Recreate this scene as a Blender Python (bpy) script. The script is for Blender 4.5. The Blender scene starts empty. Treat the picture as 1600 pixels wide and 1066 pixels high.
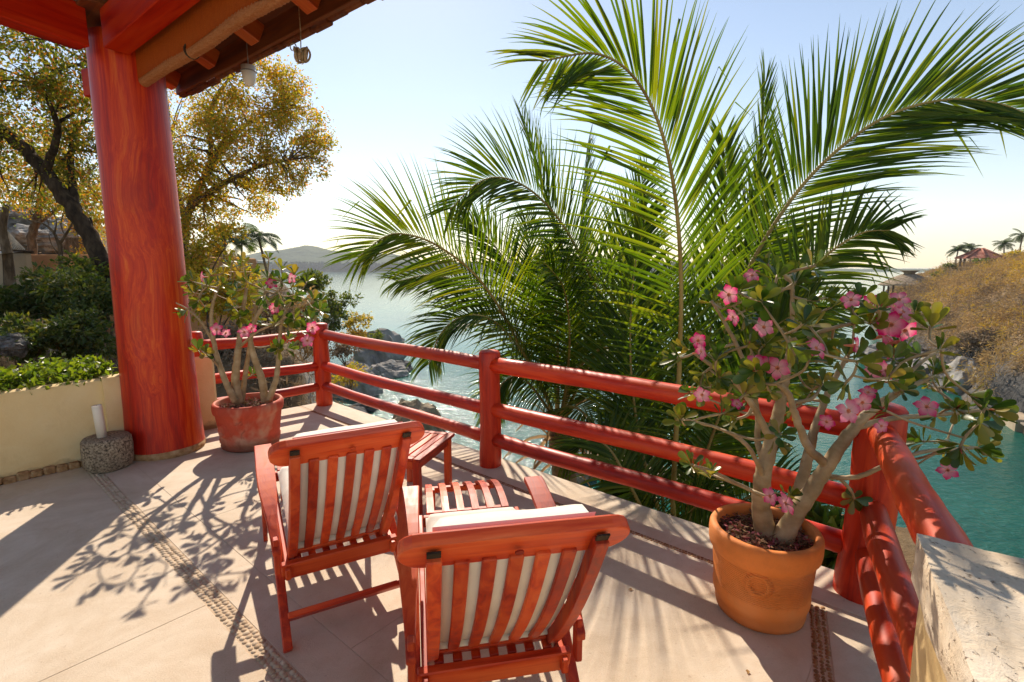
import bpy, bmesh, math, random
import numpy as np
from mathutils import Vector, Matrix, noise as mnoise

# ------------------------------------------------------------------ camera, sky, sun, exposure
SC = bpy.context.scene
COL = SC.collection
R = math.radians
FPX, HOR, CH = 790.0, 418.0, 1.5            # focal length in px of a 1600 px wide frame, horizon row, eye height
PITCH = math.atan((533 - HOR) / FPX)
cam_d = bpy.data.cameras.new('camera'); cam = bpy.data.objects.new('camera', cam_d); COL.objects.link(cam)
cam_d.sensor_width = 36.0; cam_d.lens = 36.0 * FPX / 1600.0
cam_d.clip_start = 0.05; cam_d.clip_end = 30000
cam.location = (0, 0, CH); cam.rotation_euler = (math.pi / 2 - PITCH, 0, 0)
SC.camera = cam

SUN_EL, SUN_AZ = R(40), R(-11.5)            # azimuth from +Y, negative towards -X
SDIR = Vector((math.sin(SUN_AZ) * math.cos(SUN_EL), math.cos(SUN_AZ) * math.cos(SUN_EL), math.sin(SUN_EL)))
world = bpy.data.worlds.new('World'); SC.world = world; world.use_nodes = True
wn = world.node_tree; wn.nodes.clear()
sky = wn.nodes.new('ShaderNodeTexSky'); sky.sky_type = 'NISHITA'; sky.sun_disc = False
sky.sun_elevation = SUN_EL; sky.sun_rotation = SUN_AZ
sky.altitude = 0; sky.air_density = 1.05; sky.dust_density = 0.15; sky.ozone_density = 1.5
bg = wn.nodes.new('ShaderNodeBackground'); bg.inputs['Strength'].default_value = 0.12
wo = wn.nodes.new('ShaderNodeOutputWorld')
wn.links.new(sky.outputs[0], bg.inputs[0]); wn.links.new(bg.outputs[0], wo.inputs[0])
sun_d = bpy.data.lights.new('sun', 'SUN'); sun_d.energy = 3.9; sun_d.angle = R(0.55); sun_d.color = (1.0, 0.965, 0.91)
sun = bpy.data.objects.new('sun', sun_d); COL.objects.link(sun)
sun.rotation_euler = SDIR.to_track_quat('Z', 'Y').to_euler(); sun.location = (-5, 20, 20)
SC.view_settings.view_transform = 'Standard'; SC.view_settings.look = 'None'
SC.view_settings.gamma = 1.0; SC.view_settings.use_curve_mapping = False
SC.view_settings.exposure = 0.6
SC.view_settings.use_white_balance = True; SC.view_settings.white_balance_temperature = 7700; SC.view_settings.white_balance_tint = 14
SC.render.engine = 'CYCLES'
SC.cycles.use_denoising = True; SC.cycles.use_adaptive_sampling = True; SC.cycles.adaptive_threshold = 0.02
SC.cycles.max_bounces = 6; SC.cycles.diffuse_bounces = 3; SC.cycles.caustics_reflective = False; SC.cycles.caustics_refractive = False; SC.cycles.transparent_max_bounces = 6
SC.cycles.transmission_bounces = 4; SC.cycles.volume_bounces = 0
SC.cycles.sample_clamp_indirect = 6.0
HAZE = 0.00033

# ------------------------------------------------------------------ helpers: where a pixel of the photo lies at a known distance
cT, sT = math.cos(PITCH), math.sin(PITCH)
def ray(u, v):
    x = (u - 800) / FPX; y = (v - 533) / FPX
    return Vector((x, cT - y * sT, -(sT + y * cT)))
def at(u, v, Y):
    d = ray(u, v); return Vector((0, 0, CH)) + d * (Y / d.y)
def onz(u, v, z=0.0):
    d = ray(u, v); return Vector((0, 0, CH)) + d * ((z - CH) / d.z)

# ------------------------------------------------------------------ helpers: objects
def tag(o, label=None, cat=None, group=None, kind=None):
    if label: o['label'] = label
    if cat: o['category'] = cat
    if group: o['group'] = group
    if kind: o['kind'] = kind
    return o
def empty(name, loc=(0, 0, 0), rz=0.0, label=None, cat=None, group=None):
    o = bpy.data.objects.new(name, None); COL.objects.link(o)
    o.empty_display_size = 0.1
    o.location = loc; o.rotation_euler = (0, 0, rz)
    return tag(o, label, cat, group)
def link(name, me, parent=None, mat=None):
    o = bpy.data.objects.new(name, me); COL.objects.link(o)
    if parent is not None: o.parent = parent
    if mat is not None and len(me.materials) == 0:
        for m in (mat if isinstance(mat, (list, tuple)) else [mat]): me.materials.append(m)
    return o

class MB:
    """collects faces of one part"""
    def __init__(self): self.v = []; self.f = []; self.s = []; self.m = []
    def add(self, vs, fs, smooth=False, mi=0):
        b = len(self.v); self.v += [tuple(p) for p in vs]
        for f in fs: self.f.append(tuple(b + i for i in f)); self.s.append(smooth); self.m.append(mi)
        return self
    def mesh(self, name):
        me = bpy.data.meshes.new(name); me.from_pydata(self.v, [], self.f)
        me.polygons.foreach_set('use_smooth', self.s)
        me.polygons.foreach_set('material_index', self.m); me.update(); return me
    def build(self, name, mat, parent=None):
        return link(name, self.mesh(name), parent, mat)
    def box(self, c, size, M=None, bev=0.0):
        x, y, z = (s / 2 for s in size); b = min(bev, x * .45, y * .45, z * .45)
        if b <= 0:
            vs = [(sx * x, sy * y, sz * z) for sx in (-1, 1) for sy in (-1, 1) for sz in (-1, 1)]
            fs = [(0, 1, 3, 2), (4, 6, 7, 5), (0, 4, 5, 1), (2, 3, 7, 6), (0, 2, 6, 4), (1, 5, 7, 3)]
        else:
            vs = []; idx = {}
            for sx in (-1, 1):
                for sy in (-1, 1):
                    for sz in (-1, 1):
                        for ax in range(3):
                            p = [sx * (x - b), sy * (y - b), sz * (z - b)]
                            p[ax] = (sx * x, sy * y, sz * z)[ax]
                            idx[(sx, sy, sz, ax)] = len(vs); vs.append(tuple(p))
            fs = []
            I = lambda a, b_, c_, ax: idx[(a, b_, c_, ax)]
            for s in (-1, 1):
                fs.append([I(s, -1, -1, 0), I(s, 1, -1, 0), I(s, 1, 1, 0), I(s, -1, 1, 0)][::s])
                fs.append([I(-1, s, -1, 1), I(-1, s, 1, 1), I(1, s, 1, 1), I(1, s, -1, 1)][::s])
                fs.append([I(-1, -1, s, 2), I(1, -1, s, 2), I(1, 1, s, 2), I(-1, 1, s, 2)][::s])
            for a in (-1, 1):
                for c_ in (-1, 1):
                    q = a * c_
                    fs.append([I(a, c_, -1, 0), I(a, c_, -1, 1), I(a, c_, 1, 1), I(a, c_, 1, 0)][::q])
                    fs.append([I(-1, a, c_, 1), I(-1, a, c_, 2), I(1, a, c_, 2), I(1, a, c_, 1)][::q])
                    fs.append([I(a, -1, c_, 2), I(a, -1, c_, 0), I(a, 1, c_, 0), I(a, 1, c_, 2)][::q])
            for sx in (-1, 1):
                for sy in (-1, 1):
                    for sz in (-1, 1):
                        fs.append([I(sx, sy, sz, 0), I(sx, sy, sz, 1), I(sx, sy, sz, 2)][::sx * sy * sz])
        c = Vector(c)
        vs = [(M @ Vector(p) if M is not None else Vector(p)) + c for p in vs]
        return self.add(vs, fs)
    def bar(self, p0, p1, w, t, up=(0, 0, 1), bev=0.004):
        """rectangular bar from p0 to p1: w across, t along up"""
        p0, p1 = Vector(p0), Vector(p1); d = p1 - p0; y = d.normalized()
        x = y.cross(Vector(up)).normalized(); z = x.cross(y)
        M = Matrix((x, y, z)).transposed()
        return self.box((p0 + p1) / 2, (w, d.length, t), M, bev)
    def tube(self, pts, rad, n=10, caps=True, smooth=True, mi=0, jit=0, seed=0, round_end=False):
        rnd = random.Random(seed)
        pts = [Vector(p) for p in pts]; k = len(pts)
        rad = rad if hasattr(rad, '__len__') else [rad] * k
        if round_end:
            for e in (0, -1):
                d = (pts[0] - pts[1]).normalized() if e == 0 else (pts[-1] - pts[-2]).normalized()
                r = rad[e]; p = pts[e]
                if e == 0: pts = [p + d * r * .28, p + d * r * .2] + pts; rad = [r * .45, r * .85] + list(rad)
                else: pts = pts + [p + d * r * .2, p + d * r * .28]; rad = list(rad) + [r * .85, r * .45]
            k = len(pts)
        t0 = (pts[1] - pts[0]).normalized()
        a = t0.orthogonal().normalized(); vs = []
        for i, p in enumerate(pts):
            t = (pts[min(i + 1, k - 1)] - pts[max(i - 1, 0)]).normalized()
            a = (a - t * a.dot(t)).normalized(); b = t.cross(a)
            for j in range(n):
                an = 2 * math.pi * j / n; r = rad[i] * (1 + (rnd.uniform(-jit, jit) if jit else 0))
                vs.append(p + (a * math.cos(an) + b * math.sin(an)) * r)
        fs = [(i * n + j, i * n + (j + 1) % n, (i + 1) * n + (j + 1) % n, (i + 1) * n + j) for i in range(k - 1) for j in range(n)]
        if caps: fs += [tuple(range(n))[::-1], tuple((k - 1) * n + j for j in range(n))]
        return self.add(vs, fs, smooth, mi)
    def lathe(self, prof, n=32, c=(0, 0, 0), smooth=True, wob=0.0, seed=0):
        c = Vector(c); vs = []; k = len(prof)
        for i, (r, z) in enumerate(prof):
            for j in range(n):
                a = 2 * math.pi * j / n
                rr = r * (1 + wob * mnoise.noise(Vector((math.cos(a) * 1.3 + seed, math.sin(a) * 1.3, z * 3))))
                vs.append((c.x + rr * math.cos(a), c.y + rr * math.sin(a), c.z + z))
        fs = [(i * n + j, i * n + (j + 1) % n, (i + 1) * n + (j + 1) % n, (i + 1) * n + j) for i in range(k - 1) for j in range(n)]
        return self.add(vs, fs, smooth)

def fast_mesh(name, V, F, smooth=False):
    """V (n,3), F (m,k) arrays"""
    V = np.asarray(V, np.float32); F = np.asarray(F, np.int32); k = F.shape[1]
    me = bpy.data.meshes.new(name)
    me.vertices.add(len(V)); me.vertices.foreach_set('co', V.ravel())
    me.loops.add(F.size); me.loops.foreach_set('vertex_index', F.ravel())
    me.polygons.add(len(F)); me.polygons.foreach_set('loop_start', np.arange(0, F.size, k, dtype=np.int32))
    me.polygons.foreach_set('loop_total', np.full(len(F), k, np.int32))
    me.polygons.foreach_set('use_smooth', np.full(len(F), smooth, bool))
    me.update(calc_edges=True); me.validate(); return me

def catmull(pts, n):
    pts = [Vector(p) for p in pts]
    P = [pts[0] * 2 - pts[1]] + pts + [pts[-1] * 2 - pts[-2]]
    out = []; m = len(pts) - 1
    for i in range(n):
        t = i / (n - 1) * m; k = min(int(t), m - 1); f = t - k
        a, b, c, d = P[k:k + 4]
        out.append(.5 * ((2 * b) + (c - a) * f + (2 * a - 5 * b + 4 * c - d) * f * f + (3 * b - a - 3 * c + d) * f ** 3))
    return out

# ------------------------------------------------------------------ helpers: materials
def newmat(name):
    m = bpy.data.materials.new(name); m.use_nodes = True; nt = m.node_tree; nt.nodes.clear()
    o = nt.nodes.new('ShaderNodeOutputMaterial'); return m, nt, o
def nd(nt, t, **kw):
    n = nt.nodes.new(t)
    for k, v in kw.items():
        if k in n.inputs.keys():
            s = n.inputs[k]
            if isinstance(v, bpy.types.NodeSocket): nt.links.new(v, s)
            else: s.default_value = v
        else: setattr(n, k, v)
    return n
def coords(nt, kind='Object', scale=(1, 1, 1), loc=(0, 0, 0), rot=(0, 0, 0)):
    tc = nt.nodes.new('ShaderNodeTexCoord'); mp = nt.nodes.new('ShaderNodeMapping')
    mp.inputs['Scale'].default_value = scale; mp.inputs['Location'].default_value = loc; mp.inputs['Rotation'].default_value = rot
    nt.links.new(tc.outputs[kind], mp.inputs[0]); return mp.outputs[0]
def tex_noise(nt, vec, scale, detail=4, rough=.55, dist=0.0):
    n = nd(nt, 'ShaderNodeTexNoise', Scale=scale, Detail=detail, Roughness=rough, Distortion=dist)
    nt.links.new(vec, n.inputs['Vector']); return n.outputs['Fac']
def ramp(nt, fac, stops):
    r = nt.nodes.new('ShaderNodeValToRGB'); e = r.color_ramp.elements
    while len(e) < len(stops): e.new(0.5)
    for el, (p, c) in zip(e, stops): el.position = p; el.color = (*c, 1) if len(c) == 3 else c
    nt.links.new(fac, r.inputs[0]); return r.outputs[0]
def gramp(nt, fac, a, b, va=0.0, vb=1.0):
    n = nd(nt, 'ShaderNodeMapRange'); nt.links.new(fac, n.inputs[0])
    n.inputs[1].default_value = a; n.inputs[2].default_value = b; n.inputs[3].default_value = va; n.inputs[4].default_value = vb
    return n.outputs[0]
def mixc(nt, fac, a, b, mode='MIX'):
    n = nt.nodes.new('ShaderNodeMix'); n.data_type = 'RGBA'; n.blend_type = mode
    for i, v in ((0, fac), (6, a), (7, b)):
        if isinstance(v, bpy.types.NodeSocket): nt.links.new(v, n.inputs[i])
        else: n.inputs[i].default_value = v if i == 0 else ((*v, 1) if len(v) == 3 else v)
    return n.outputs[2]
def bump(nt, h, strength=.3, dist=.01, nrm=None):
    b = nd(nt, 'ShaderNodeBump', Strength=strength, Distance=dist); nt.links.new(h, b.inputs['Height'])
    if nrm is not None: nt.links.new(nrm, b.inputs['Normal'])
    return b.outputs[0]
def pbsdf(nt, out, col, rough=.6, spec=.5, nrm=None, coat=0.0, coat_r=.2):
    p = nd(nt, 'ShaderNodeBsdfPrincipled')
    for k, v in (('Base Color', col), ('Roughness', rough), ('Specular IOR Level', spec), ('Coat Weight', coat), ('Coat Roughness', coat_r)):
        if isinstance(v, bpy.types.NodeSocket): nt.links.new(v, p.inputs[k])
        else: p.inputs[k].default_value = (*v, 1) if k == 'Base Color' else v
    if nrm is not None: nt.links.new(nrm, p.inputs['Normal'])
    nt.links.new(p.outputs[0], out.inputs[0]); return p

def mat_wood(name, cols, axis=2, grain=34.0, stretch=.07, rough=.46, spec=.35, coat=.03):
    m, nt, o = newmat(name)
    sc = [1, 1, 1]; sc[axis] = stretch
    v = coords(nt, 'Object', sc)
    oi = nt.nodes.new('ShaderNodeObjectInfo')
    off = nd(nt, 'ShaderNodeVectorMath', operation='ADD'); nt.links.new(v, off.inputs[0])
    mul = nd(nt, 'ShaderNodeMath', operation='MULTIPLY'); nt.links.new(oi.outputs['Random'], mul.inputs[0]); mul.inputs[1].default_value = 37.0
    nt.links.new(mul.outputs[0], off.inputs[1]); v = off.outputs[0]
    big = tex_noise(nt, v, 5, 3, .5, .6); fine = tex_noise(nt, v, grain, 5, .6, .8)
    f = nd(nt, 'ShaderNodeMath', operation='MULTIPLY_ADD'); nt.links.new(big, f.inputs[0]); f.inputs[1].default_value = .55
    h = nd(nt, 'ShaderNodeMath', operation='MULTIPLY'); nt.links.new(fine, h.inputs[0]); h.inputs[1].default_value = .45
    nt.links.new(h.outputs[0], f.inputs[2])
    c = ramp(nt, f.outputs[0], [(.36, cols[0]), (.46, cols[1]), (.54, cols[2]), (.66, cols[3])])
    rj = gramp(nt, oi.outputs['Random'], 0, 1, .74, 1.12)
    hv = nd(nt, 'ShaderNodeHueSaturation'); nt.links.new(c, hv.inputs['Color']); nt.links.new(rj, hv.inputs['Value'])
    rg = gramp(nt, fine, .3, .7, rough - .08, rough + .12)
    pbsdf(nt, o, hv.outputs[0], rg, spec, bump(nt, fine, .12, .004), coat, .35); return m

def mat_leaf(name, cols, trans=.35, tcol=None, rough=.42, spec=.45, island=True, tscale=1.0):
    m, nt, o = newmat(name)
    if island: r = nt.nodes.new('ShaderNodeNewGeometry').outputs['Random Per Island']
    else: r = nt.nodes.new('ShaderNodeObjectInfo').outputs['Random']
    n = len(cols); c = ramp(nt, r, [(i / max(n - 1, 1), q) for i, q in enumerate(cols)])
    p = pbsdf(nt, o, c, rough, spec)
    t = nd(nt, 'ShaderNodeBsdfTranslucent')
    tc = mixc(nt, 1.0, c, tcol if tcol else (1.9, 1.7, .7), 'MULTIPLY')
    nt.links.new(tc, t.inputs[0])
    mx = nt.nodes.new('ShaderNodeMixShader'); mx.inputs[0].default_value = trans
    nt.links.new(p.outputs[0], mx.inputs[1]); nt.links.new(t.outputs[0], mx.inputs[2]); nt.links.new(mx.outputs[0], o.inputs[0])
    return m

def mat_noise(name, cols, scale=4.0, detail=6, rough=.8, spec=.3, bstr=.3, bdist=.01, bscale=None, kind='Object', vs=(1, 1, 1), stops=None, dist=0.0):
    m, nt, o = newmat(name); v = coords(nt, kind, vs)
    f = tex_noise(nt, v, scale, detail, .6, dist)
    n = len(cols); st = stops or [.3 + .4 * i / max(n - 1, 1) for i in range(n)]
    c = ramp(nt, f, list(zip(st, cols)))
    b = tex_noise(nt, v, bscale or scale * 4, 5, .6)
    pbsdf(nt, o, c, rough, spec, bump(nt, b, bstr, bdist)); return m
# ------------------------------------------------------------------ materials
RED = [(.34, .010, .003), (.60, .030, .006), (.73, .062, .011), (.80, .12, .026)]
CHAIR = [(.30, .016, .004), (.54, .042, .010), (.70, .085, .018), (.80, .15, .04)]
M_rail = mat_wood('red_log_paint', RED, 2, 22, .10, .44, .45, .04)
M_cx, M_cy, M_cz = (mat_wood('oiled_red_wood_' + 'xyz'[a], CHAIR, a, 30, .08, .48, .42, .02) for a in range(3))
M_beam = mat_wood('dark_red_beam', [(.32, .006, .002), (.58, .016, .004), (.70, .036, .007), (.78, .08, .016)], 1, 20, .08, .55, .25, 0)
M_eave = mat_wood('brown_eave_wood', [(.07, .020, .008), (.13, .036, .014), (.20, .058, .020), (.27, .09, .034)], 1, 26, .08, .6, .3, 0)
M_tail = mat_wood('orange_rafter_wood', [(.42, .05, .010), (.58, .09, .018), (.66, .14, .03), (.72, .19, .05)], 1, 26, .08, .5, .4, .05)

def mat_column():
    m, nt, o = newmat('polished_red_log')
    v = coords(nt, 'Object')
    knots = [((.13, -.27, 2.02 * .55), .17), ((.04, -.30, 1.10 * .55), .13), ((.10, -.29, .72 * .55), .07), ((-.16, -.25, 1.55 * .55), .06)]
    wv = nd(nt, 'ShaderNodeTexNoise', Scale=3.0, Detail=4.0); nt.links.new(coords(nt, 'Object', (1, 1, .35)), wv.inputs['Vector'])
    wd = nd(nt, 'ShaderNodeVectorMath', operation='MULTIPLY_ADD'); nt.links.new(wv.outputs['Color'], wd.inputs[0]); wd.inputs[1].default_value = (.26, .26, .34); wd2 = nd(nt, 'ShaderNodeVectorMath', operation='ADD'); nt.links.new(coords(nt, 'Object', (1, 1, .55)), wd.inputs[2]); nt.links.new(wd.outputs[0], wd2.inputs[0]); wd2.inputs[1].default_value = (-.13, -.13, -.17); v = wd2.outputs[0]
    pull = None; ringv = None
    for (k, rad) in knots:
        d = nd(nt, 'ShaderNodeVectorMath', operation='DISTANCE'); nt.links.new(v, d.inputs[0]); d.inputs[1].default_value = k
        w = gramp(nt, d.outputs['Value'], 0, rad * 1.7, 1.0, 0.0)
        if pull is None: pull = w
        else:
            a = nd(nt, 'ShaderNodeMath', operation='MAXIMUM'); nt.links.new(pull, a.inputs[0]); nt.links.new(w, a.inputs[1]); pull = a.outputs[0]
    vs = coords(nt, 'Object', (1, 1, .055))
    sh = nd(nt, 'ShaderNodeVectorMath', operation='MULTIPLY_ADD')
    cmb = nd(nt, 'ShaderNodeCombineXYZ'); nt.links.new(pull, cmb.inputs[0]); nt.links.new(pull, cmb.inputs[1]); nt.links.new(pull, cmb.inputs[2])
    nt.links.new(cmb.outputs[0], sh.inputs[0]); sh.inputs[1].default_value = (.08, .08, .10); nt.links.new(vs, sh.inputs[2])
    big = tex_noise(nt, sh.outputs[0], 5.5, 4, .6, .5); fine = tex_noise(nt, sh.outputs[0], 46, 6, .7, .6)
    mx = nd(nt, 'ShaderNodeMath', operation='MULTIPLY_ADD'); nt.links.new(fine, mx.inputs[0]); mx.inputs[1].default_value = .52
    b2 = nd(nt, 'ShaderNodeMath', operation='MULTIPLY'); nt.links.new(big, b2.inputs[0]); b2.inputs[1].default_value = .48
    nt.links.new(b2.outputs[0], mx.inputs[2])
    c = ramp(nt, mx.outputs[0], [(.36, (.28, .004, .001)), (.47, (.52, .014, .003)), (.57, (.69, .055, .007)), (.69, (.82, .17, .024))])
    rs = nd(nt, 'ShaderNodeMath', operation='MULTIPLY'); nt.links.new(pull, rs.inputs[0]); rs.inputs[1].default_value = 34
    sn = nd(nt, 'ShaderNodeMath', operation='SINE'); nt.links.new(rs.outputs[0], sn.inputs[0])
    rf = gramp(nt, sn.outputs[0], -.2, 1, 0, .08); ka = gramp(nt, pull, .35, .7, 0, 1)
    rm = nd(nt, 'ShaderNodeMath', operation='MULTIPLY'); nt.links.new(rf, rm.inputs[0]); nt.links.new(ka, rm.inputs[1])
    c = mixc(nt, rm.outputs[0], c, (.16, .012, .008))
    kc = gramp(nt, pull, .45, .95, 0, .40); c = mixc(nt, kc, c, (.22, .010, .006))
    pbsdf(nt, o, c, gramp(nt, fine, .3, .7, .36, .50), .35, bump(nt, mx.outputs[0], .15, .01), .06, .3); return m
M_column = mat_column()
M_plinth = mat_noise('chipped_stone_base', [(.22, .10, .04), (.42, .24, .11), (.55, .38, .22)], 22, 5, .85, .3, .6, .015, 30)

def mat_concrete():
    m, nt, o = newmat('cream_concrete'); v = coords(nt, 'Object')
    a = tex_noise(nt, v, 1.3, 6, .68, .8); b = tex_noise(nt, v, 5, 7, .7, .8); g = tex_noise(nt, v, 170, 3, .7); sp = tex_noise(nt, v, 60, 2, .5)
    c = ramp(nt, a, [(.34, (.52, .405, .28)), (.5, (.64, .525, .39)), (.64, (.70, .60, .47))])
    c = mixc(nt, gramp(nt, b, .42, .70, 0, .58), c, (.50, .365, .23))
    c = mixc(nt, gramp(nt, g, .42, .62, 0, .30), c, (.74, .64, .51))
    c = mixc(nt, gramp(nt, sp, .66, .74, 0, .40), c, (.36, .25, .17))
    pbsdf(nt, o, c, .74, .35, bump(nt, g, .35, .004, bump(nt, b, .12, .02))); return m
M_conc = mat_concrete()
M_mortar = mat_noise('terrace_bed', [(.54, .41, .28), (.64, .51, .37)], 8, 5, .9, .2, .4, .01)
M_pebble = mat_leaf('tan_pebble', [(.48, .36, .24), (.60, .47, .33), (.54, .42, .29), (.42, .30, .19), (.64, .52, .38)], 0.0, None, .7, .3, False)
M_pebb2 = mat_leaf('brown_pebble', [(.22, .10, .04), (.34, .17, .07), (.28, .12, .05), (.42, .24, .11)], 0.0, None, .7, .3, True)
M_pebb1 = mat_leaf('tan_pebble_mass', [(.48, .36, .24), (.60, .47, .33), (.54, .42, .29), (.42, .30, .19)], 0.0, None, .7, .3, True)

def mat_plaster():
    m, nt, o = newmat('cream_plaster'); v = coords(nt, 'Object')
    a = tex_noise(nt, v, 1.6, 5, .6, .4); g = tex_noise(nt, v, 45, 4, .6); bl = tex_noise(nt, v, 7, 5, .7, .4)
    c = ramp(nt, a, [(.34, (.80, .56, .26)), (.5, (.86, .65, .34)), (.64, (.90, .72, .42))]); c = mixc(nt, gramp(nt, bl, .55, .75, 0, .35), c, (.66, .43, .19))
    sx = nd(nt, 'ShaderNodeSeparateXYZ'); nt.links.new(v, sx.inputs[0])
    ad = nd(nt, 'ShaderNodeMath', operation='MULTIPLY_ADD'); nt.links.new(bl, ad.inputs[0]); ad.inputs[1].default_value = -.16; nt.links.new(sx.outputs[2], ad.inputs[2])
    c = mixc(nt, gramp(nt, ad.outputs[0], -.06, .0, .75, 0), c, (.16, .09, .04))          # splash dirt along the foot
    pbsdf(nt, o, c, .8, .3, bump(nt, g, .2, .006, bump(nt, bl, .25, .02))); return m
M_plaster = mat_plaster()

def mat_stone_cap():
    m, nt, o = newmat('pitted_travertine'); v = coords(nt, 'Object', (1, 1, 1), rot=(0, 0, .5)); v2 = coords(nt, 'Object', (1, .65, 1), rot=(0, 0, -.51))
    a = tex_noise(nt, v, 5, 6, .65, .3); p = tex_noise(nt, v2, 62, 4, .7, .2); q = tex_noise(nt, v, 16, 5, .7, .5)
    c = ramp(nt, a, [(.3, (.55, .42, .28)), (.5, (.68, .56, .41)), (.7, (.74, .65, .52))])
    c = mixc(nt, gramp(nt, q, .60, .72, 0, .55), c, (.40, .29, .19))
    pit = gramp(nt, p, .60, .68, 0, 1)
    c = mixc(nt, pit, c, (.24, .16, .10))
    pbsdf(nt, o, c, .8, .3, bump(nt, gramp(nt, p, .58, .72, 1, 0), .6, .006, bump(nt, q, .4, .02))); return m
M_cap = mat_stone_cap()

def mat_granite():
    m, nt, o = newmat('speckled_stone'); v = coords(nt, 'Object')
    a = tex_noise(nt, v, 70, 3, .7); b = tex_noise(nt, v, 8, 5, .6)
    c = ramp(nt, a, [(.36, (.05, .04, .03)), (.46, (.24, .18, .12)), (.56, (.38, .30, .21)), (.66, (.50, .42, .31))])
    c = mixc(nt, gramp(nt, b, .45, .75, 0, .5), c, (.16, .12, .085))
    pbsdf(nt, o, c, .85, .3, bump(nt, a, .6, .008)); return m
M_granite = mat_granite()
M_wax = mat_noise('white_wax', [(.80, .72, .60), (.86, .80, .70)], 6, 3, .45, .5, .05, .002)

def mat_terracotta(name, base, dark, pale, amount, bands):
    m, nt, o = newmat(name); v = coords(nt, 'Object')
    a = tex_noise(nt, v, 6, 6, .65, .5); b = tex_noise(nt, v, 2.2, 4, .6, .3); g = tex_noise(nt, v, 80, 3, .6)
    c = ramp(nt, a, [(.3, tuple(x * .8 for x in base)), (.55, base), (.75, tuple(min(1, x * 1.15) for x in base))])
    sx = nd(nt, 'ShaderNodeSeparateXYZ'); nt.links.new(v, sx.inputs[0])
    c = mixc(nt, gramp(nt, b, .46, .62, 0, amount), c, pale)
    c = mixc(nt, gramp(nt, a, .60, .74, 0, amount * 1.1), c, dark)
    low = nd(nt, 'ShaderNodeMath', operation='MULTIPLY_ADD'); nt.links.new(a, low.inputs[0]); low.inputs[1].default_value = -.12; nt.links.new(sx.outputs[2], low.inputs[2])
    c = mixc(nt, gramp(nt, low.outputs[0], -.03, .05, amount, 0), c, dark)                  # damp earth stain round the foot
    nrm = bump(nt, g, .15, .003)
    if bands:
        w = nd(nt, 'ShaderNodeMath', operation='MULTIPLY'); nt.links.new(sx.outputs[2], w.inputs[0]); w.inputs[1].default_value = 2 * math.pi / .0085
        s = nd(nt, 'ShaderNodeMath', operation='SINE'); nt.links.new(w.outputs[0], s.inputs[0])
        lo = gramp(nt, sx.outputs[2], .12, .13, 0, 1); hi = gramp(nt, sx.outputs[2], .27, .28, 1, 0)
        k = nd(nt, 'ShaderNodeMath', operation='MULTIPLY'); nt.links.new(lo, k.inputs[0]); nt.links.new(hi, k.inputs[1])
        k2 = nd(nt, 'ShaderNodeMath', operation='MULTIPLY'); nt.links.new(k.outputs[0], k2.inputs[0]); nt.links.new(s.outputs[0], k2.inputs[1])
        nrm = bump(nt, k2.outputs[0], .55, .003, nrm)
    pbsdf(nt, o, c, .68, .35, nrm); return m
M_pot_near = mat_terracotta('new_terracotta', (.84, .25, .058), (.38, .09, .028), (.78, .36, .16), .42, True)
M_pot_far = mat_terracotta('weathered_red_pot', (.60, .075, .034), (.16, .035, .02), (.60, .36, .23), .88, False)
M_soil = mat_noise('potting_soil', [(.035, .018, .010), (.09, .05, .03), (.15, .09, .05)], 40, 5, .95, .1, .8, .02)
M_mulch = mat_leaf('dry_mulch', [(.10, .05, .03), (.22, .12, .06), (.32, .20, .11), (.30, .06, .06), (.42, .14, .16)], 0.05, None, .8, .2)

def mat_cloth(name, col):
    m, nt, o = newmat(name); v = coords(nt, 'Object')
    a = tex_noise(nt, v, 5, 4, .6, .3); w = tex_noise(nt, v, 420, 2, .5); f = tex_noise(nt, v, 9, 3, .5, 1.0)
    c = ramp(nt, a, [(.3, tuple(x * .92 for x in col)), (.7, col)])
    p = pbsdf(nt, o, c, .9, .2, bump(nt, w, .2, .002, bump(nt, f, .25, .02)))
    p.inputs['Sheen Weight'].default_value = .2; return m
M_cloth = mat_cloth('cream_canvas', (.84, .80, .70))

def mat_woven(name, a_, b_, s):
    m, nt, o = newmat(name); v = coords(nt, 'Object')
    sx = nd(nt, 'ShaderNodeSeparateXYZ'); nt.links.new(v, sx.inputs[0])
    n = tex_noise(nt, coords(nt, 'Object', (6, 6, 60)), 4, 4, .7); n2 = tex_noise(nt, coords(nt, 'Object', (90, 90, 3)), 3, 3, .6)
    w = nd(nt, 'ShaderNodeMath', operation='MULTIPLY'); nt.links.new(sx.outputs[2], w.inputs[0]); w.inputs[1].default_value = s
    si = nd(nt, 'ShaderNodeMath', operation='SINE'); nt.links.new(w.outputs[0], si.inputs[0])
    c = mixc(nt, gramp(nt, n, .3, .7), a_, b_); c = mixc(nt, gramp(nt, n2, .45, .75, 0, .4), c, tuple(x * .5 for x in a_))
    p = pbsdf(nt, o, c, .8, .2, bump(nt, si.outputs[0], .4, .003))
    t = nd(nt, 'ShaderNodeBsdfTranslucent'); nt.links.new(c, t.inputs[0])
    mx = nt.nodes.new('ShaderNodeMixShader'); mx.inputs[0].default_value = .35
    nt.links.new(p.outputs[0], mx.inputs[1]); nt.links.new(t.outputs[0], mx.inputs[2]); nt.links.new(mx.outputs[0], o.inputs[0]); return m
M_woven = mat_woven('woven_reed', (.52, .085, .012), (.64, .15, .025), 900)
M_roll = mat_woven('rolled_reed', (.52, .17, .06), (.70, .34, .16), 500)
M_rope = mat_noise('jute_rope', [(.22, .14, .08), (.42, .30, .19), (.55, .43, .30)], 60, 3, .9, .2, .5, .004)
M_glass = mat_noise('milk_glass', [(.70, .68, .66), (.78, .76, .74)], 5, 2, .25, .5, .0, .001)

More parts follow.
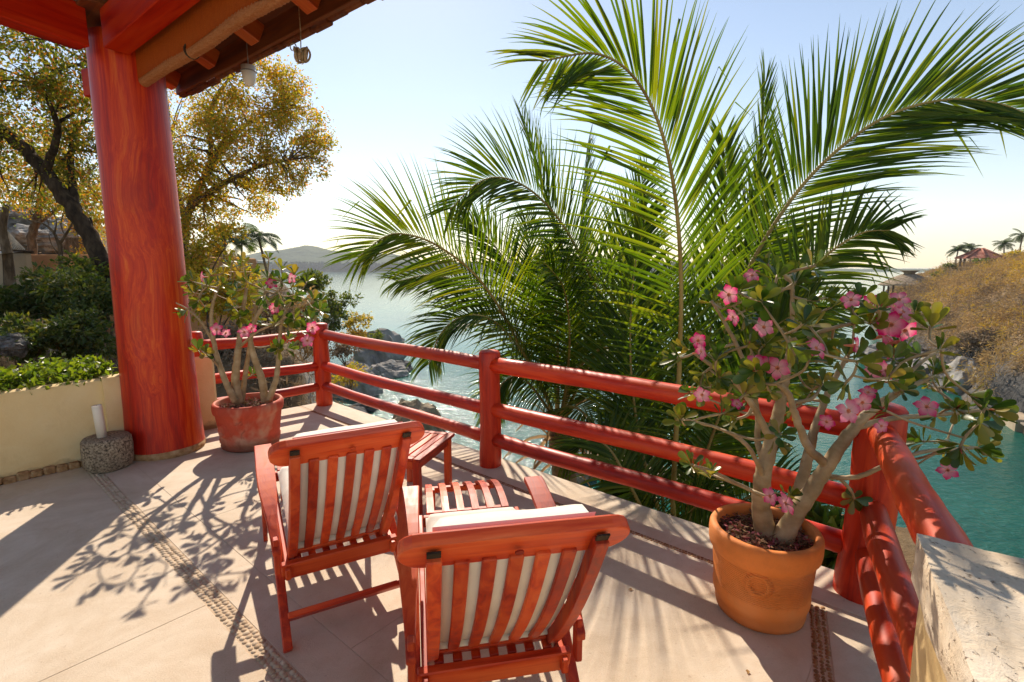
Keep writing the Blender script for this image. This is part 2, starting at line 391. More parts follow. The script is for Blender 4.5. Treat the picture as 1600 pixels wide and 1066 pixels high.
def mat_water():
    m, nt, o = newmat('sea_water'); v = coords(nt, 'Object', (1, 1, 1))
    a = tex_noise(nt, coords(nt, 'Object', (1, 1.5, 1), rot=(0, 0, .35)), .55, 5, .6, .4); b = tex_noise(nt, coords(nt, 'Object', (1, 1.4, 1), rot=(0, 0, -.3)), 2.6, 5, .62, .5)
    c2 = tex_noise(nt, v, .035, 4, .6, .4)
    col = ramp(nt, c2, [(.30, (.001, .065, .048)), (.55, (.002, .120, .084)), (.75, (.006, .165, .110))])
    sy = nd(nt, 'ShaderNodeSeparateXYZ'); nt.links.new(v, sy.inputs[0]); calm = gramp(nt, sy.outputs[1], 20, 62, 1.0, .16)
    b1_ = nd(nt, 'ShaderNodeBump', Strength=.6, Distance=.10); nt.links.new(b, b1_.inputs['Height']); b2_ = nd(nt, 'ShaderNodeBump', Strength=.4, Distance=.28); nt.links.new(a, b2_.inputs['Height']); nt.links.new(b1_.outputs[0], b2_.inputs['Normal'])
    for q_, k_ in ((b1_, .95), (b2_, .5)):
        mm = nd(nt, 'ShaderNodeMath', operation='MULTIPLY'); nt.links.new(calm, mm.inputs[0]); mm.inputs[1].default_value = k_; nt.links.new(mm.outputs[0], q_.inputs['Strength'])
    n2 = b2_.outputs[0]
    p = pbsdf(nt, o, col, .10, .5, n2); p.inputs['IOR'].default_value = 1.33; return m
M_water = mat_water()

def mat_terrain(name, flat, rock, lo=.55, hi=.78, scale=1.0):
    m, nt, o = newmat(name); v = coords(nt, 'Object')
    a = tex_noise(nt, v, .35 * scale, 7, .65, .5); b = tex_noise(nt, v, 2.4 * scale, 7, .7, .4); s = tex_noise(nt, coords(nt, 'Object', (1, 1, .35)), 1.1 * scale, 8, .72, 1.2)
    cf = ramp(nt, a, [(.32, flat[0]), (.5, flat[1]), (.66, flat[2])])
    cf = mixc(nt, gramp(nt, b, .45, .75, 0, .6), cf, flat[0])
    cr = ramp(nt, s, [(.30, rock[0]), (.48, rock[1]), (.66, rock[2])])
    g = nt.nodes.new('ShaderNodeNewGeometry'); sx = nd(nt, 'ShaderNodeSeparateXYZ'); nt.links.new(g.outputs['Normal'], sx.inputs[0])
    w = nd(nt, 'ShaderNodeMath', operation='MULTIPLY_ADD'); nt.links.new(b, w.inputs[0]); w.inputs[1].default_value = .25; nt.links.new(sx.outputs[2], w.inputs[2])
    f = gramp(nt, w.outputs[0], lo + .12, hi + .12)
    c = mixc(nt, f, cr, cf)
    pbsdf(nt, o, c, .92, .2, bump(nt, s, .8, .25, bump(nt, b, .5, .08))); return m
ROCK = ((.10, .095, .085), (.24, .225, .20), (.40, .375, .335))
M_land = mat_terrain('scrub_soil_and_rock', ((.10, .065, .03), (.20, .125, .06), (.27, .19, .10)), ROCK)
M_dry = mat_terrain('dry_hillside', ((.16, .095, .04), (.30, .185, .08), (.40, .27, .13)), ((.028, .028, .028), (.07, .068, .064), (.16, .15, .135)))
M_rock = mat_noise('grey_sea_rock', ROCK, 1.6, 8, .9, .25, .9, .2, 3.0, dist=.8)
M_rockd = mat_noise('dark_sea_rock', [(.030, .032, .033), (.085, .085, .082), (.19, .18, .165)], 1.8, 8, .85, .3, .9, .2, 3.2, dist=.8)
M_rockt = mat_noise('tan_sea_rock', [(.16, .12, .07), (.30, .235, .15), (.42, .35, .24)], 1.8, 8, .9, .25, .9, .2, 3.2, dist=.8)
M_sand = mat_noise('pale_ground', [(.36, .27, .18), (.50, .40, .28)], .8, 6, .95, .1, .4, .03)
M_orange = mat_noise('orange_earth', [(.46, .20, .085), (.60, .30, .14)], 1.2, 6, .95, .1, .4, .03)
M_hill = mat_noise('forested_hill', [(.03, .055, .02), (.07, .11, .04), (.12, .15, .06)], .02, 8, .95, .1, 1.0, 8, .06)
M_forest = mat_leaf('coastal_forest', [(.02, .045, .014), (.04, .075, .025), (.07, .10, .04)], .05, None, .9, .1)
M_bark = mat_noise('grey_brown_bark', [(.045, .032, .022), (.12, .085, .055), (.22, .17, .12)], 9, 6, .95, .1, .8, .03, 22, vs=(1, 1, .3))
M_barkd = mat_noise('dark_bark', [(.018, .013, .010), (.055, .038, .026), (.11, .08, .055)], 9, 6, .95, .1, .8, .03, 22, vs=(1, 1, .3))
M_adenium = mat_noise('grey_green_succulent_bark', [(.24, .16, .075), (.38, .27, .145), (.50, .39, .24)], 9, 5, .6, .4, .35, .006, 60, vs=(1, 1, 1.4))
M_palmbark = mat_noise('palm_trunk', [(.10, .07, .045), (.24, .18, .12), (.36, .29, .20)], 6, 6, .95, .1, .8, .03, 14, vs=(.4, .4, 3))
M_sheath = mat_leaf('dead_palm_sheath', [(.16, .07, .025), (.30, .15, .05), (.42, .25, .10), (.24, .13, .06)], .2, (1.5, 1.2, .8), .8, .2)
M_thatch = mat_noise('palm_thatch', [(.14, .10, .065), (.30, .225, .15), (.42, .34, .24)], 3, 6, .95, .1, .8, .08, 7, vs=(1, 1, .4))
M_tile = mat_noise('red_roof_tile', [(.20, .055, .035), (.36, .13, .085), (.46, .22, .15)], 2, 5, .85, .2, .5, .05, 6)
M_white = mat_noise('whitewash', [(.60, .56, .50), (.72, .69, .63)], 1, 4, .8, .2, .1, .01)
M_woodgrey = mat_noise('weathered_plank', [(.20, .16, .12), (.34, .28, .21)], 6, 5, .9, .2, .4, .01, vs=(.2, 2, 2))
M_string = mat_noise('hammock_string', [(.55, .50, .42), (.66, .62, .54)], 8, 2, .9, .1, .1, .001)
M_tin = mat_noise('grey_metal', [(.18, .18, .18), (.3, .3, .3)], 12, 3, .5, .5, .1, .002)
# leaves
M_palm = mat_leaf('palm_leaflet', [(.026, .068, .008), (.045, .105, .011), (.080, .145, .014), (.14, .185, .022)], .42, (2.2, 1.9, .5), .42, .32)
M_palm1 = mat_leaf('palm_leaflet_single', [(.050, .110, .010), (.075, .145, .013), (.11, .175, .016), (.17, .20, .025)], .50, (2.2, 1.9, .5), .42, .32, False)
M_rachis = mat_noise('palm_rib', [(.22, .14, .035), (.38, .27, .07), (.48, .36, .12)], 3, 3, .5, .4, .1, .003)
M_fpalm = mat_leaf('far_palm_leaf', [(.025, .060, .015), (.045, .09, .02), (.07, .11, .03)], .3, None, .5, .4)
M_aleaf = mat_leaf('desert_rose_leaf', [(.030, .085, .014), (.055, .12, .016), (.095, .15, .02), (.19, .21, .035), (.28, .22, .045)], .34, (1.9, 1.6, .55), .33, .55, False)
M_aleafm = mat_leaf('desert_rose_leaf_mass', [(.030, .085, .014), (.055, .12, .016), (.095, .15, .02), (.19, .21, .035), (.28, .22, .045)], .34, (1.9, 1.6, .55), .33, .55, True)
M_abud = mat_leaf('orange_bud', [(.45, .12, .05), (.5, .2, .06), (.55, .12, .12)], .3, (1.3, 1, .8), .5, .3, False)
M_treeA = mat_leaf('dark_tree_leaf', [(.05, .085, .014), (.10, .14, .02), (.17, .19, .028), (.24, .21, .035), (.42, .13, .03)], .5, None, .5, .3)
M_treeB = mat_leaf('autumn_tree_leaf', [(.16, .19, .026), (.25, .26, .036), (.35, .30, .042), (.44, .30, .05), (.50, .20, .036), (.20, .23, .03)], .60, (1.9, 1.75, .7), .5, .3)
M_shrubd = mat_leaf('dark_shrub_leaf', [(.028, .058, .012), (.055, .095, .018), (.095, .13, .024), (.17, .16, .04)], .36, None, .45, .4)
M_shruby = mat_leaf('yellow_shrub_leaf', [(.22, .24, .03), (.36, .32, .04), (.46, .33, .045), (.50, .27, .05)], .55, (1.6, 1.5, .7), .5, .3)
M_shrubg = mat_leaf('green_shrub_leaf', [(.04, .085, .012), (.075, .125, .018), (.12, .16, .024), (.18, .18, .03)], .42, None, .45, .4)
M_cover = mat_leaf('ground_cover_leaf', [(.09, .17, .016), (.15, .23, .024), (.21, .26, .035), (.07, .13, .014)], .42, (1.7, 1.6, .6), .4, .45)
M_scrub1 = mat_leaf('dry_scrub_tan', [(.34, .22, .09), (.48, .33, .15), (.40, .26, .13), (.56, .40, .20)], .35, (1.2, 1.1, .8), .9, .1)
M_scrub2 = mat_leaf('dry_scrub_yellow', [(.44, .27, .04), (.56, .35, .06), (.42, .30, .06), (.52, .38, .10)], .38, (1.3, 1.2, .7), .9, .1)
M_scrub3 = mat_leaf('dry_scrub_grey', [(.18, .125, .08), (.28, .20, .135), (.36, .27, .18), (.22, .16, .105)], .2, (1.2, 1.1, .8), .9, .1)

def mat_flower():
    m, nt, o = newmat('pink_petal'); v = coords(nt, 'Object')
    ln = nd(nt, 'ShaderNodeVectorMath', operation='LENGTH'); mp = nd(nt, 'ShaderNodeVectorMath', operation='MULTIPLY'); nt.links.new(v, mp.inputs[0]); mp.inputs[1].default_value = (1, 1, 0)
    nt.links.new(mp.outputs[0], ln.inputs[0])
    n = tex_noise(nt, v, 3, 3, .5)
    s = nd(nt, 'ShaderNodeMath', operation='MULTIPLY_ADD'); nt.links.new(n, s.inputs[0]); s.inputs[1].default_value = .3; nt.links.new(ln.outputs['Value'], s.inputs[2])
    c = ramp(nt, s.outputs[0], [(.20, (.80, .14, .06)), (.36, (.88, .42, .42)), (.66, (.88, .32, .42)), (.95, (.84, .11, .26)), (1.0, (.82, .08, .22))])
    oi = nt.nodes.new('ShaderNodeObjectInfo'); hv = nd(nt, 'ShaderNodeHueSaturation'); nt.links.new(c, hv.inputs['Color']); nt.links.new(gramp(nt, oi.outputs['Random'], 0, 1, .85, 1.15), hv.inputs['Saturation'])
    p = pbsdf(nt, o, hv.outputs[0], .55, .3)
    t = nd(nt, 'ShaderNodeBsdfTranslucent'); nt.links.new(hv.outputs[0], t.inputs[0])
    mx = nt.nodes.new('ShaderNodeMixShader'); mx.inputs[0].default_value = .42
    nt.links.new(p.outputs[0], mx.inputs[1]); nt.links.new(t.outputs[0], mx.inputs[2]); nt.links.new(mx.outputs[0], o.inputs[0]); return m
M_flower = mat_flower()
M_throat = mat_noise('flower_tube', [(.62, .16, .09), (.70, .26, .14)], 20, 3, .55, .3, .05, .001)
# ------------------------------------------------------------------ the sea and the far shore
SEA = -8.0
def grid_mesh(name, xs, ys, zf):
    nx, ny = len(xs), len(ys)
    V = np.array([(x, y, zf(x, y)) for y in ys for x in xs])
    i = np.arange(nx - 1)[None, :] + np.arange(ny - 1)[:, None] * nx; i = i.ravel()
    return fast_mesh(name, V, np.stack([i, i + 1, i + 1 + nx, i + nx], 1), True)
me = bpy.data.meshes.new('sea'); me.from_pydata([(-9000, -60, SEA), (9000, -60, SEA), (9000, 12000, SEA), (-9000, 12000, SEA)], [], [(0, 1, 2, 3)])
tag(link('sea_water', me, None, M_water), kind='structure')

def fbm(x, y, z=0.0, o=5): return mnoise.fractal(Vector((x, y, z)), 1.0, 2.1, o)
def hill_z(x, y):
    t = (x + 640) / 300.0
    base = 40 * math.exp(-((x + 650) / 120.0) ** 2) + 34 * math.exp(-((x + 480) / 140.0) ** 2) + 24 * math.exp(-((x + 270) / 230.0) ** 2) + 8 * math.exp(-((x - 500) / 350.0) ** 2) + 30 * math.exp(-((x + 900) / 250.0) ** 2)
    f = max(0.0, min(1.0, (y - 1180) / 330.0)); f = f * f * (3 - 2 * f)
    g = max(0.0, min(1.0, (y - 1120) / 40.0))
    return SEA - 3 + 6 * g + base * f * (1 + .25 * fbm(x * .006, y * .006)) + 3.2 * fbm(x * .03, y * .03, 2) * g
tag(link('far_hills', grid_mesh('far_hills', np.linspace(-1700, 1500, 220), np.linspace(1110, 1900, 44), hill_z), None, M_hill), kind='structure')

def leaf_cards(P, D, L, W, rnd, bend=.25):
    """one small bent leaf (two triangles) at each point P pointing along D"""
    n = len(P); D = D / (np.linalg.norm(D, axis=1, keepdims=True) + 1e-9)
    a = rnd.normal(size=(n, 3)); S = np.cross(D, a); S /= np.linalg.norm(S, axis=1, keepdims=True) + 1e-9
    N = np.cross(S, D)
    L = np.asarray(L).reshape(-1, 1); W = np.asarray(W).reshape(-1, 1)
    mid = P + D * L * .55
    V = np.stack([P, mid + S * W * .5 + N * L * bend * .3, P + D * L - N * L * bend * .3, mid - S * W * .5 + N * L * bend * .3], 1).reshape(-1, 3)
    i = np.arange(n) * 4
    return V, np.stack([i, i + 1, i + 2, i + 3], 1)

rn = np.random.RandomState(11)
n = 2600
fx = rn.uniform(-1100, 500, n); fy = 1128 + np.abs(rn.normal(0, 34, n))
P = np.stack([fx, fy, np.full(n, SEA + 2.0)], 1)
k = 22
pp = np.repeat(P, k, 0); sz = np.repeat(rn.uniform(6, 13, n), k)
off = rn.normal(size=(n * k, 3)); off /= np.linalg.norm(off, axis=1, keepdims=True)
pp = pp + off * np.stack([sz * .40, sz * .40, sz * .45], 1) + np.stack([0 * sz, 0 * sz, sz * .9], 1)
V, F = leaf_cards(pp, off + rn.normal(size=off.shape) * .4, sz * .42, sz * .30, rn)
tag(link('coastal_forest', fast_mesh('coastal_forest', V, F), None, M_forest), 'dark palm forest along the far shore below the hazy hill', 'forest', kind='stuff')

# ------------------------------------------------------------------ near land
def seg_dist(p, pts):
    """signed distance to an open polyline, positive on its left side"""
    P = np.array(pts); A = P[:-1]; B = P[1:]; d = B - A
    t = np.clip(((p - A) * d).sum(1) / (d * d).sum(1), 0, 1); q = A + d * t[:, None]
    e = p - q; l = np.hypot(e[:, 0], e[:, 1]); i = int(np.argmin(l))
    s = d[i, 0] * e[i, 1] - d[i, 1] * e[i, 0]
    return l[i] if s > 0 else -l[i]
def sm(a, b, x):
    t = max(0.0, min(1.0, (x - a) / (b - a))); return t * t * (3 - 2 * t)
COAST_L = [(40, -20), (16, 6), (9, 14), (4, 19.5), (-1, 21.5), (-4.5, 23), (-7.5, 27), (-12.0, 37.0), (-10.5, 46.5), (-15, 55), (-27, 66), (-60, 82), (-140, 96)]
def land_left(x, y):
    d = seg_dist(np.array([x, y]), COAST_L) + 1.6 * fbm(x * .22, y * .22, 0, 4)
    z = SEA - 1.6 + 3.6 * sm(-1.5, 1.6, d) + min(max(d, 0) * .46, 6.0)
    z += .16 * max(0.0, -x - 9) * sm(2, 12, d)
    z += .35 * fbm(x * .6, y * .6, 3, 5) * sm(-1, 2, d) + .9 * abs(fbm(x * .35, y * .35, 7, 5)) * sm(-1, .5, d) * (1 - sm(3, 8, d))
    cap = 1.2 - .50 * max(y, 5.4) + .3 * fbm(x * .8, y * .8, 1, 4); k = sm(-.44, -.29, x / max(y, 1.0))
    if y > -3: z = z + k * (min(z, cap) - z)
    z = max(z, SEA - 2.5)
    if x > -7.5: z = z + (1 - sm(6.2, 9.5, y)) * (min(z, -1.0) - z)
    # the sunken bed behind the low wall, level with its top
    return z
tag(link('headland_ground', grid_mesh('headland_ground', np.concatenate([np.linspace(-90, -30, 30)[:-1], np.linspace(-30, 20, 126)]), np.concatenate([np.linspace(-6, 50, 130)[:-1], np.linspace(50, 100, 40)]), land_left), None, M_land), kind='structure')

COAST_R = [(80, 110), (66, 92), (53, 74), (45, 58), (36.5, 44), (34.0, 38.5), (31.5, 33), (30.0, 28), (31, 20), (36, 8), (50, -8)]
def land_right(x, y):
    d = seg_dist(np.array([x, y]), COAST_R) + 1.2 * fbm(x * .2, y * .2, 5, 4)
    z = SEA - 1.5 + 2.6 * sm(-1.5, 1.8, d) + 7.2 * (1 - math.exp(-max(d - .8, 0) / 5.0)) + .12 * max(d, 0) + .09 * max(0, 66 - y) * sm(4, 14, d)
    z += .5 * fbm(x * .35, y * .35, 4, 5) * sm(0, 5, d) + .7 * abs(fbm(x * .5, y * .5, 9, 5)) * sm(-1, .5, d) * (1 - sm(2, 5, d))
    return z
tag(link('dry_hillside_ground', grid_mesh('dry_hillside_ground', np.linspace(24, 130, 150), np.linspace(-10, 112, 150), land_right), None, M_dry), kind='structure')

# ------------------------------------------------------------------ terrace
PC, PM, PR = Vector((-2.075, 5.436)), Vector((-.167, 3.711)), Vector((1.63, 2.168))
d1 = (PR - PC).normalized(); n1 = Vector((-d1.y, d1.x))
if n1.y < 0: n1 = -n1
PE = Vector((-2.93, 4.62)); dl = (PE - PC).normalized(); nl = Vector((dl.y, -dl.x))
if nl.x > 0: nl = -nl
dr = Vector((-.47, -.883)).normalized(); nr = Vector((-dr.y, dr.x))
if nr.x < 0: nr = -nr
def isect(p, d, q, e):
    c = d.x * e.y - d.y * e.x; t = ((q - p).x * e.y - (q - p).y * e.x) / c; return p + d * t
o1 = isect(PC + n1 * .12, d1, PC + nl * .12, dl)
o2 = isect(PR + n1 * .12, d1, PR + nr * .14, dr)
wl = Vector((.66, .75)).normalized(); wn_ = Vector((wl.y, -wl.x)); W0 = Vector((-3.577, 3.351))
o3 = PE + nl * .12 + dl * .35
o4 = isect(o3, dl, W0 - wn_ * .4, wl)
floor_poly = [o1, o2, o2 + dr * 5.2, Vector((-4.8, -2.6)), W0 - wn_ * .1 - wl * 6.2, W0 - wn_ * .1 + wl * 1.05, o3]
def extrude_poly(poly, z0, z1, bev=0.0):
    mb = MB(); n = len(poly); c = sum(poly, Vector((0, 0))) / n
    if bev:
        inn = []
        for i in range(n):
            a, b, d = poly[i - 1], poly[i], poly[(i + 1) % n]
            u, w = (b - a).normalized(), (d - b).normalized(); s = u.x * w.y - u.y * w.x
            inn.append(b + (-u + w) * (bev / max(abs(s), .3)))
        vs = [(p.x, p.y, z0) for p in poly] + [(p.x, p.y, z1 - bev * .6) for p in poly] + [(p.x, p.y, z1) for p in inn]
        fs = [tuple(range(2 * n, 3 * n))] + [(k * n + i, k * n + (i + 1) % n, (k + 1) * n + (i + 1) % n, (k + 1) * n + i) for k in (0, 1) for i in range(n)]
    else:
        vs = [(p.x, p.y, z0) for p in poly] + [(p.x, p.y, z1) for p in poly]
        fs = [tuple(range(n, 2 * n)), tuple(range(n))[::-1]] + [(i, (i + 1) % n, n + (i + 1) % n, n + i) for i in range(n)]
    mb.add(vs, fs); return mb
def ccw(poly):
    a = sum(poly[i - 1].x * poly[i].y - poly[i].x * poly[i - 1].y for i in range(len(poly)))
    return poly if a > 0 else poly[::-1]
def clip(poly, p, nrm):
    out = []
    for i in range(len(poly)):
        a, b = poly[i - 1], poly[i]; da, db = (a - p).dot(nrm), (b - p).dot(nrm)
        if da >= 0: out.append(a)
        if (da < 0) != (db < 0): out.append(a + (b - a) * (da / (da - db)))
    return [q for i, q in enumerate(out) if (q - out[i - 1]).length > 1e-4]
floor_poly = ccw(floor_poly)
terrace = tag(extrude_poly(floor_poly, -.34, -.0022).build('terrace_floor', M_mortar), kind='structure')
# strip of tan pebbles across the terrace, thin brown strips along its edges
S1 = Vector((-1.54, 2.266)); s1d = Vector((.766, -.643)).normalized(); s1n = Vector((-s1d.y, s1d.x))
if s1n.y < 0: s1n = -s1n
def split(cells, p, nrm, w):
    out = []
    for c in cells:
        a = clip(c, p + nrm * w / 2, nrm); b = clip(c, p - nrm * w / 2, -nrm)
        out += [q for q in (a, b) if len(q) > 2]
    return out
cells = [floor_poly]
cells = split(cells, S1, s1n, .082)                              # tan strip
EDGE_IN = PM - n1 * .185
front = []; rest = []
cells2 = []
for c in cells:
    cells2 += split([c], EDGE_IN, n1, .036)
cells = cells2
RS = PR - nr * .16 - n1 * .12                                    # strip along the right rail
def split_if(cells, p, nrm, w, test):
    out = []
    for c in cells:
        ce = sum(c, Vector((0, 0))) / len(c)
        out += split([c], p, nrm, w) if test(ce) else [c]
    return out
cells = split_if(cells, RS, nr, .07, lambda c: (c - EDGE_IN).dot(n1) < 0 and (c - S1).dot(s1n) > .05)
inside = lambda c: (c - EDGE_IN).dot(n1) < 0 and (c - RS).dot(nr) < 0
cells = split_if(cells, S1 + s1n * .23, s1n, .0025, lambda c: (c - S1).dot(s1n) > .05 and inside(c))
for off in (-.62, .98, -2.2, 2.4): 
    cells = split_if(cells, S1 + s1d * off, s1d, .0025, lambda c: (c - S1).dot(s1n) > .28 and inside(c))
for off in (.25, 2.1, -1.9): cells = split_if(cells, S1 + s1d * off, s1d, .0025, lambda c: (c - S1).dot(s1n) < -.05)
for c in cells:
    if len(c) > 2: extrude_poly(ccw(c), -.0018, 0.0, .001).build('concrete_slab', M_conc, terrace)

def pebble_mesh(seed):
    r = random.Random(seed); n = 7; vs = [(0, 0, 1)]
    rr = [r.uniform(.8, 1.12) for _ in range(n)]
    for k, (rad, z) in enumerate(((.62, .82), (1, .25), (.96, -.6))):
        for j in range(n):
            a = 2 * math.pi * j / n; vs.append((rad * rr[j] * math.cos(a), rad * rr[j] * math.sin(a), z + r.uniform(-.08, .08)))
    fs = [(0, 1 + j, 1 + (j + 1) % n) for j in range(n)] + [(1 + k * n + j, 1 + (k + 1) * n + j, 1 + (k + 1) * n + (j + 1) % n, 1 + k * n + (j + 1) % n) for k in (0, 1) for j in range(n)]
    return vs, fs
PEB = [pebble_mesh(s) for s in range(6)]
PEBM = []
for vs, fs in PEB:
    mb = MB(); mb.add(vs, fs, True); me = mb.mesh('pebble'); me.materials.append(M_pebble); PEBM.append(me)
rng = random.Random(4)
def pebble_row(p, d, nrm, L0, L1, width, size, count_rows):
    out = []; step = size * .98
    for r in range(count_rows):
        o = (r + .5) / count_rows - .5; t = L0 + rng.uniform(0, size)
        while t < L1:
            q = p + d * t + nrm * (o * width + rng.uniform(-.12, .12) * size)
            out.append((q, rng.uniform(.9, 1.15) * size * .56, rng.uniform(.75, 1.0), rng.uniform(-.5, .5)))
            t += step * rng.uniform(.85, 1.15)
    return out
def pebble_mass(name, rows, ang, mat):
    mb = MB()
    for q, s, asp, ro in rows:
        vs, fs = PEB[rng.randrange(6)]; c, si = math.cos(ang + ro), math.sin(ang + ro)
        mb.add([(q.x + (x * s * c - y * s * asp * si), q.y + (x * s * si + y * s * asp * c), -.005 + z * s * .62) for x, y, z in vs], fs, True)
    return tag(mb.build(name, mat, terrace), kind='stuff')
rows = pebble_row(S1, s1d, s1n, -2.25, 2.4, .074, .026, 3)
rows.sort(key=lambda r: r[0].length)
vis = [r for r in rows if r[0].y > 1.55]; near, restp = vis[:290], vis[290:] + [r for r in rows if r[0].y <= 1.55]
for q, s, asp, ro in near:
    o = link('pebble', PEBM[rng.randrange(6)], terrace)
    o.location = (q.x, q.y, -.005); o.rotation_euler = (0, 0, math.atan2(s1d.y, s1d.x) + ro + rng.choice((0, math.pi))); o.scale = (s, s * asp, s * .62)
pebble_mass('pebble_bed', restp, math.atan2(s1d.y, s1d.x), M_pebb1)
pebble_mass('pebble_border', pebble_row(EDGE_IN, d1, n1, -2.45, 2.2, .034, .0175, 2), math.atan2(d1.y, d1.x), M_pebb2)
pebble_mass('pebble_border', pebble_row(RS, dr, nr, .08, 2.6, .064, .021, 3), math.atan2(dr.y, dr.x), M_pebb2)
# ------------------------------------------------------------------ log railing
rail = empty('log_railing', (PM.x, PM.y, 0), 0, 'red painted log railing with three rails around the terrace corner', 'railing')
def log_part(name, p0, p1, r0, r1, mat, parent, seed, n=18, round_end=True, seg=10, wob=.012):
    """a straight log built along its own local Z"""
    p0, p1 = Vector(p0), Vector(p1); L = (p1 - p0).length; rd = random.Random(seed)
    pts = []; rads = []
    ph = rd.uniform(0, 9)
    for i in range(seg + 1):
        t = i / seg
        pts.append((wob * math.sin(ph + t * 3.3) * math.sin(math.pi * t), wob * math.cos(ph * 1.7 + t * 2.9) * math.sin(math.pi * t), L * t))
        rads.append((r0 + (r1 - r0) * t) * (1 + rd.uniform(-.045, .045)))
    mb = MB(); mb.tube(pts, rads, n, round_end=round_end, jit=.012, seed=seed); o = mb.build(name, mat, parent)
    M = Matrix.Translation(p0) @ (p1 - p0).to_track_quat('Z', 'Y').to_matrix().to_4x4()
    if parent is not None:
        par = Matrix.Translation(parent.location) @ parent.rotation_euler.to_matrix().to_4x4(); o.matrix_parent_inverse = Matrix(); M = par.inverted() @ M
    o.matrix_local = M if parent is not None else M
    return o
def xyz(p, z): return Vector((p.x, p.y, z))
for k, (p, r, top) in enumerate(((PC, .083, .885), (PM, .080, .870), (PR + Vector((-.01, 0)), .094, .88), (PE, .07, .90))):
    log_part('post', xyz(p, -.02 if k < 3 else .3), xyz(p, top) + (Vector((.02, 0, 0)) if k == 2 else Vector()), r * (1.12 if k == 2 else 1.03), r * .97, M_rail, rail, 10 + k, 22, seg=8, wob=.006)
WEND = isect(PR, dr, Vector((1.0, 1.16)), Vector((.82, -.57)))
for a, b, tag_ in ((PE, PC, 0), (PC, PM, 1), (PM, PR, 2), (PR, WEND + dr * .04, 3)):
    for j, (z, r) in enumerate(((.785, .052), (.44, .050), (.213, .048))):
        if tag_ == 3: r *= 1.08
        log_part('rail', xyz(a, z + .006 * ((j + tag_) % 2)), xyz(b, z - .004 * (tag_ % 2)), r * (1.08 if tag_ == 2 else 1.0), r * (1.12 if tag_ == 2 else 1.0), M_rail, rail, 30 + tag_ * 3 + j, 18, False, 12, .014)

# ------------------------------------------------------------------ thick log column
CC = Vector((-2.885, 4.055))
colm = empty('log_column', (CC.x, CC.y, 0), 0, 'thick polished red log column holding up the roof corner', 'column')
mb = MB(); vs = []; n = 48; prof = [(0.05, .276, .0), (.10, .273, 0), (.35, .262, .004), (.9, .252, .008), (1.5, .246, .004), (2.1, .240, -.002), (2.7, .236, -.004), (3.17, .234, -.004)]
kn = [(.25, 2.02, .03), (-.2, 1.5, .02), (.1, .78, .016)]
zs = np.linspace(.05, 3.17, 44)
for z in zs:
    r = np.interp(z, [p[0] for p in prof], [p[1] for p in prof])
    for j in range(n):
        a = 2 * math.pi * j / n
        rr = r * (1 + .022 * mnoise.noise(Vector((math.cos(a) * 1.2, math.sin(a) * 1.2, z * .9))) + .008 * math.sin(3 * a + z))
        for (ka, kz, h) in kn:
            da = (a - (1.5 * math.pi + ka) + math.pi) % (2 * math.pi) - math.pi
            rr += h * .5 * math.exp(-(da / .35) ** 2 - ((z - kz) / .16) ** 2)
        vs.append((rr * math.cos(a), rr * math.sin(a), z))
m = len(zs)
fs = [(i * n + j, i * n + (j + 1) % n, (i + 1) * n + (j + 1) % n, (i + 1) * n + j) for i in range(m - 1) for j in range(n)] + [tuple((m - 1) * n + j for j in range(n))]
mb.add(vs, fs, True); mb.build('log', M_column, colm)
mb = MB(); mb.lathe([(.282, 0), (.288, .02), (.282, .05), (.26, .062)], 40, wob=.05, seed=3); mb.build('stone_base', M_plinth, colm)

# ------------------------------------------------------------------ roof corner
roof = empty('porch_roof', (CC.x, CC.y, 3.0), 0, 'dark red timber roof corner with beams and rafters above the terrace', 'roof')
eb = Vector((.79, -.613)).normalized(); ob = Vector((-eb.y, eb.x))
ea = Vector((-.38, -.92)).normalized(); oa = Vector((ea.y, -ea.x))
if oa.x > 0: oa = -oa
def oriented(name, o2, e2, x0, x1, y0, y1, z0, z1, mat, parent, bev=.006, slope=0.0):
    """box given along e2 (x) and its left normal (y), local Y runs along the grain"""
    y2 = Vector((-e2.y, e2.x)); c = o2 + e2 * ((x0 + x1) / 2) + y2 * ((y0 + y1) / 2)
    mb = MB(); mb.box((0, 0, 0), (abs(y1 - y0), x1 - x0, z1 - z0), None, bev)
    ob_ = mb.build(name, mat, parent)
    M = Matrix.Translation((c.x, c.y, (z0 + z1) / 2)) @ Vector((e2.x, e2.y, slope)).to_track_quat('Y', 'Z').to_matrix().to_4x4()
    par = Matrix.Translation(parent.location); ob_.matrix_local = par.inverted() @ M
    return ob_
oriented('beam', CC, eb, .24, 5.5, -.205, -.05, 3.0, 3.25, M_beam, roof)
A0 = Vector((-3.086, 3.297))
oriented('beam', A0, ea, -.475, 5.0, *((-.15, 0) if Vector((-ea.y, ea.x)).dot(oa) < 0 else (0, .15)), 3.0, 3.27, M_beam, roof)
oriented('tie_block', CC, ea, -.36, .10, *((-.40, -.24) if Vector((-ea.y, ea.x)).dot(oa) < 0 else (.24, .40)), 2.80, 2.998, M_beam, roof)
def roofz(o): return 2.985 + .42 * (.46 - o)                       # underside of the rafters
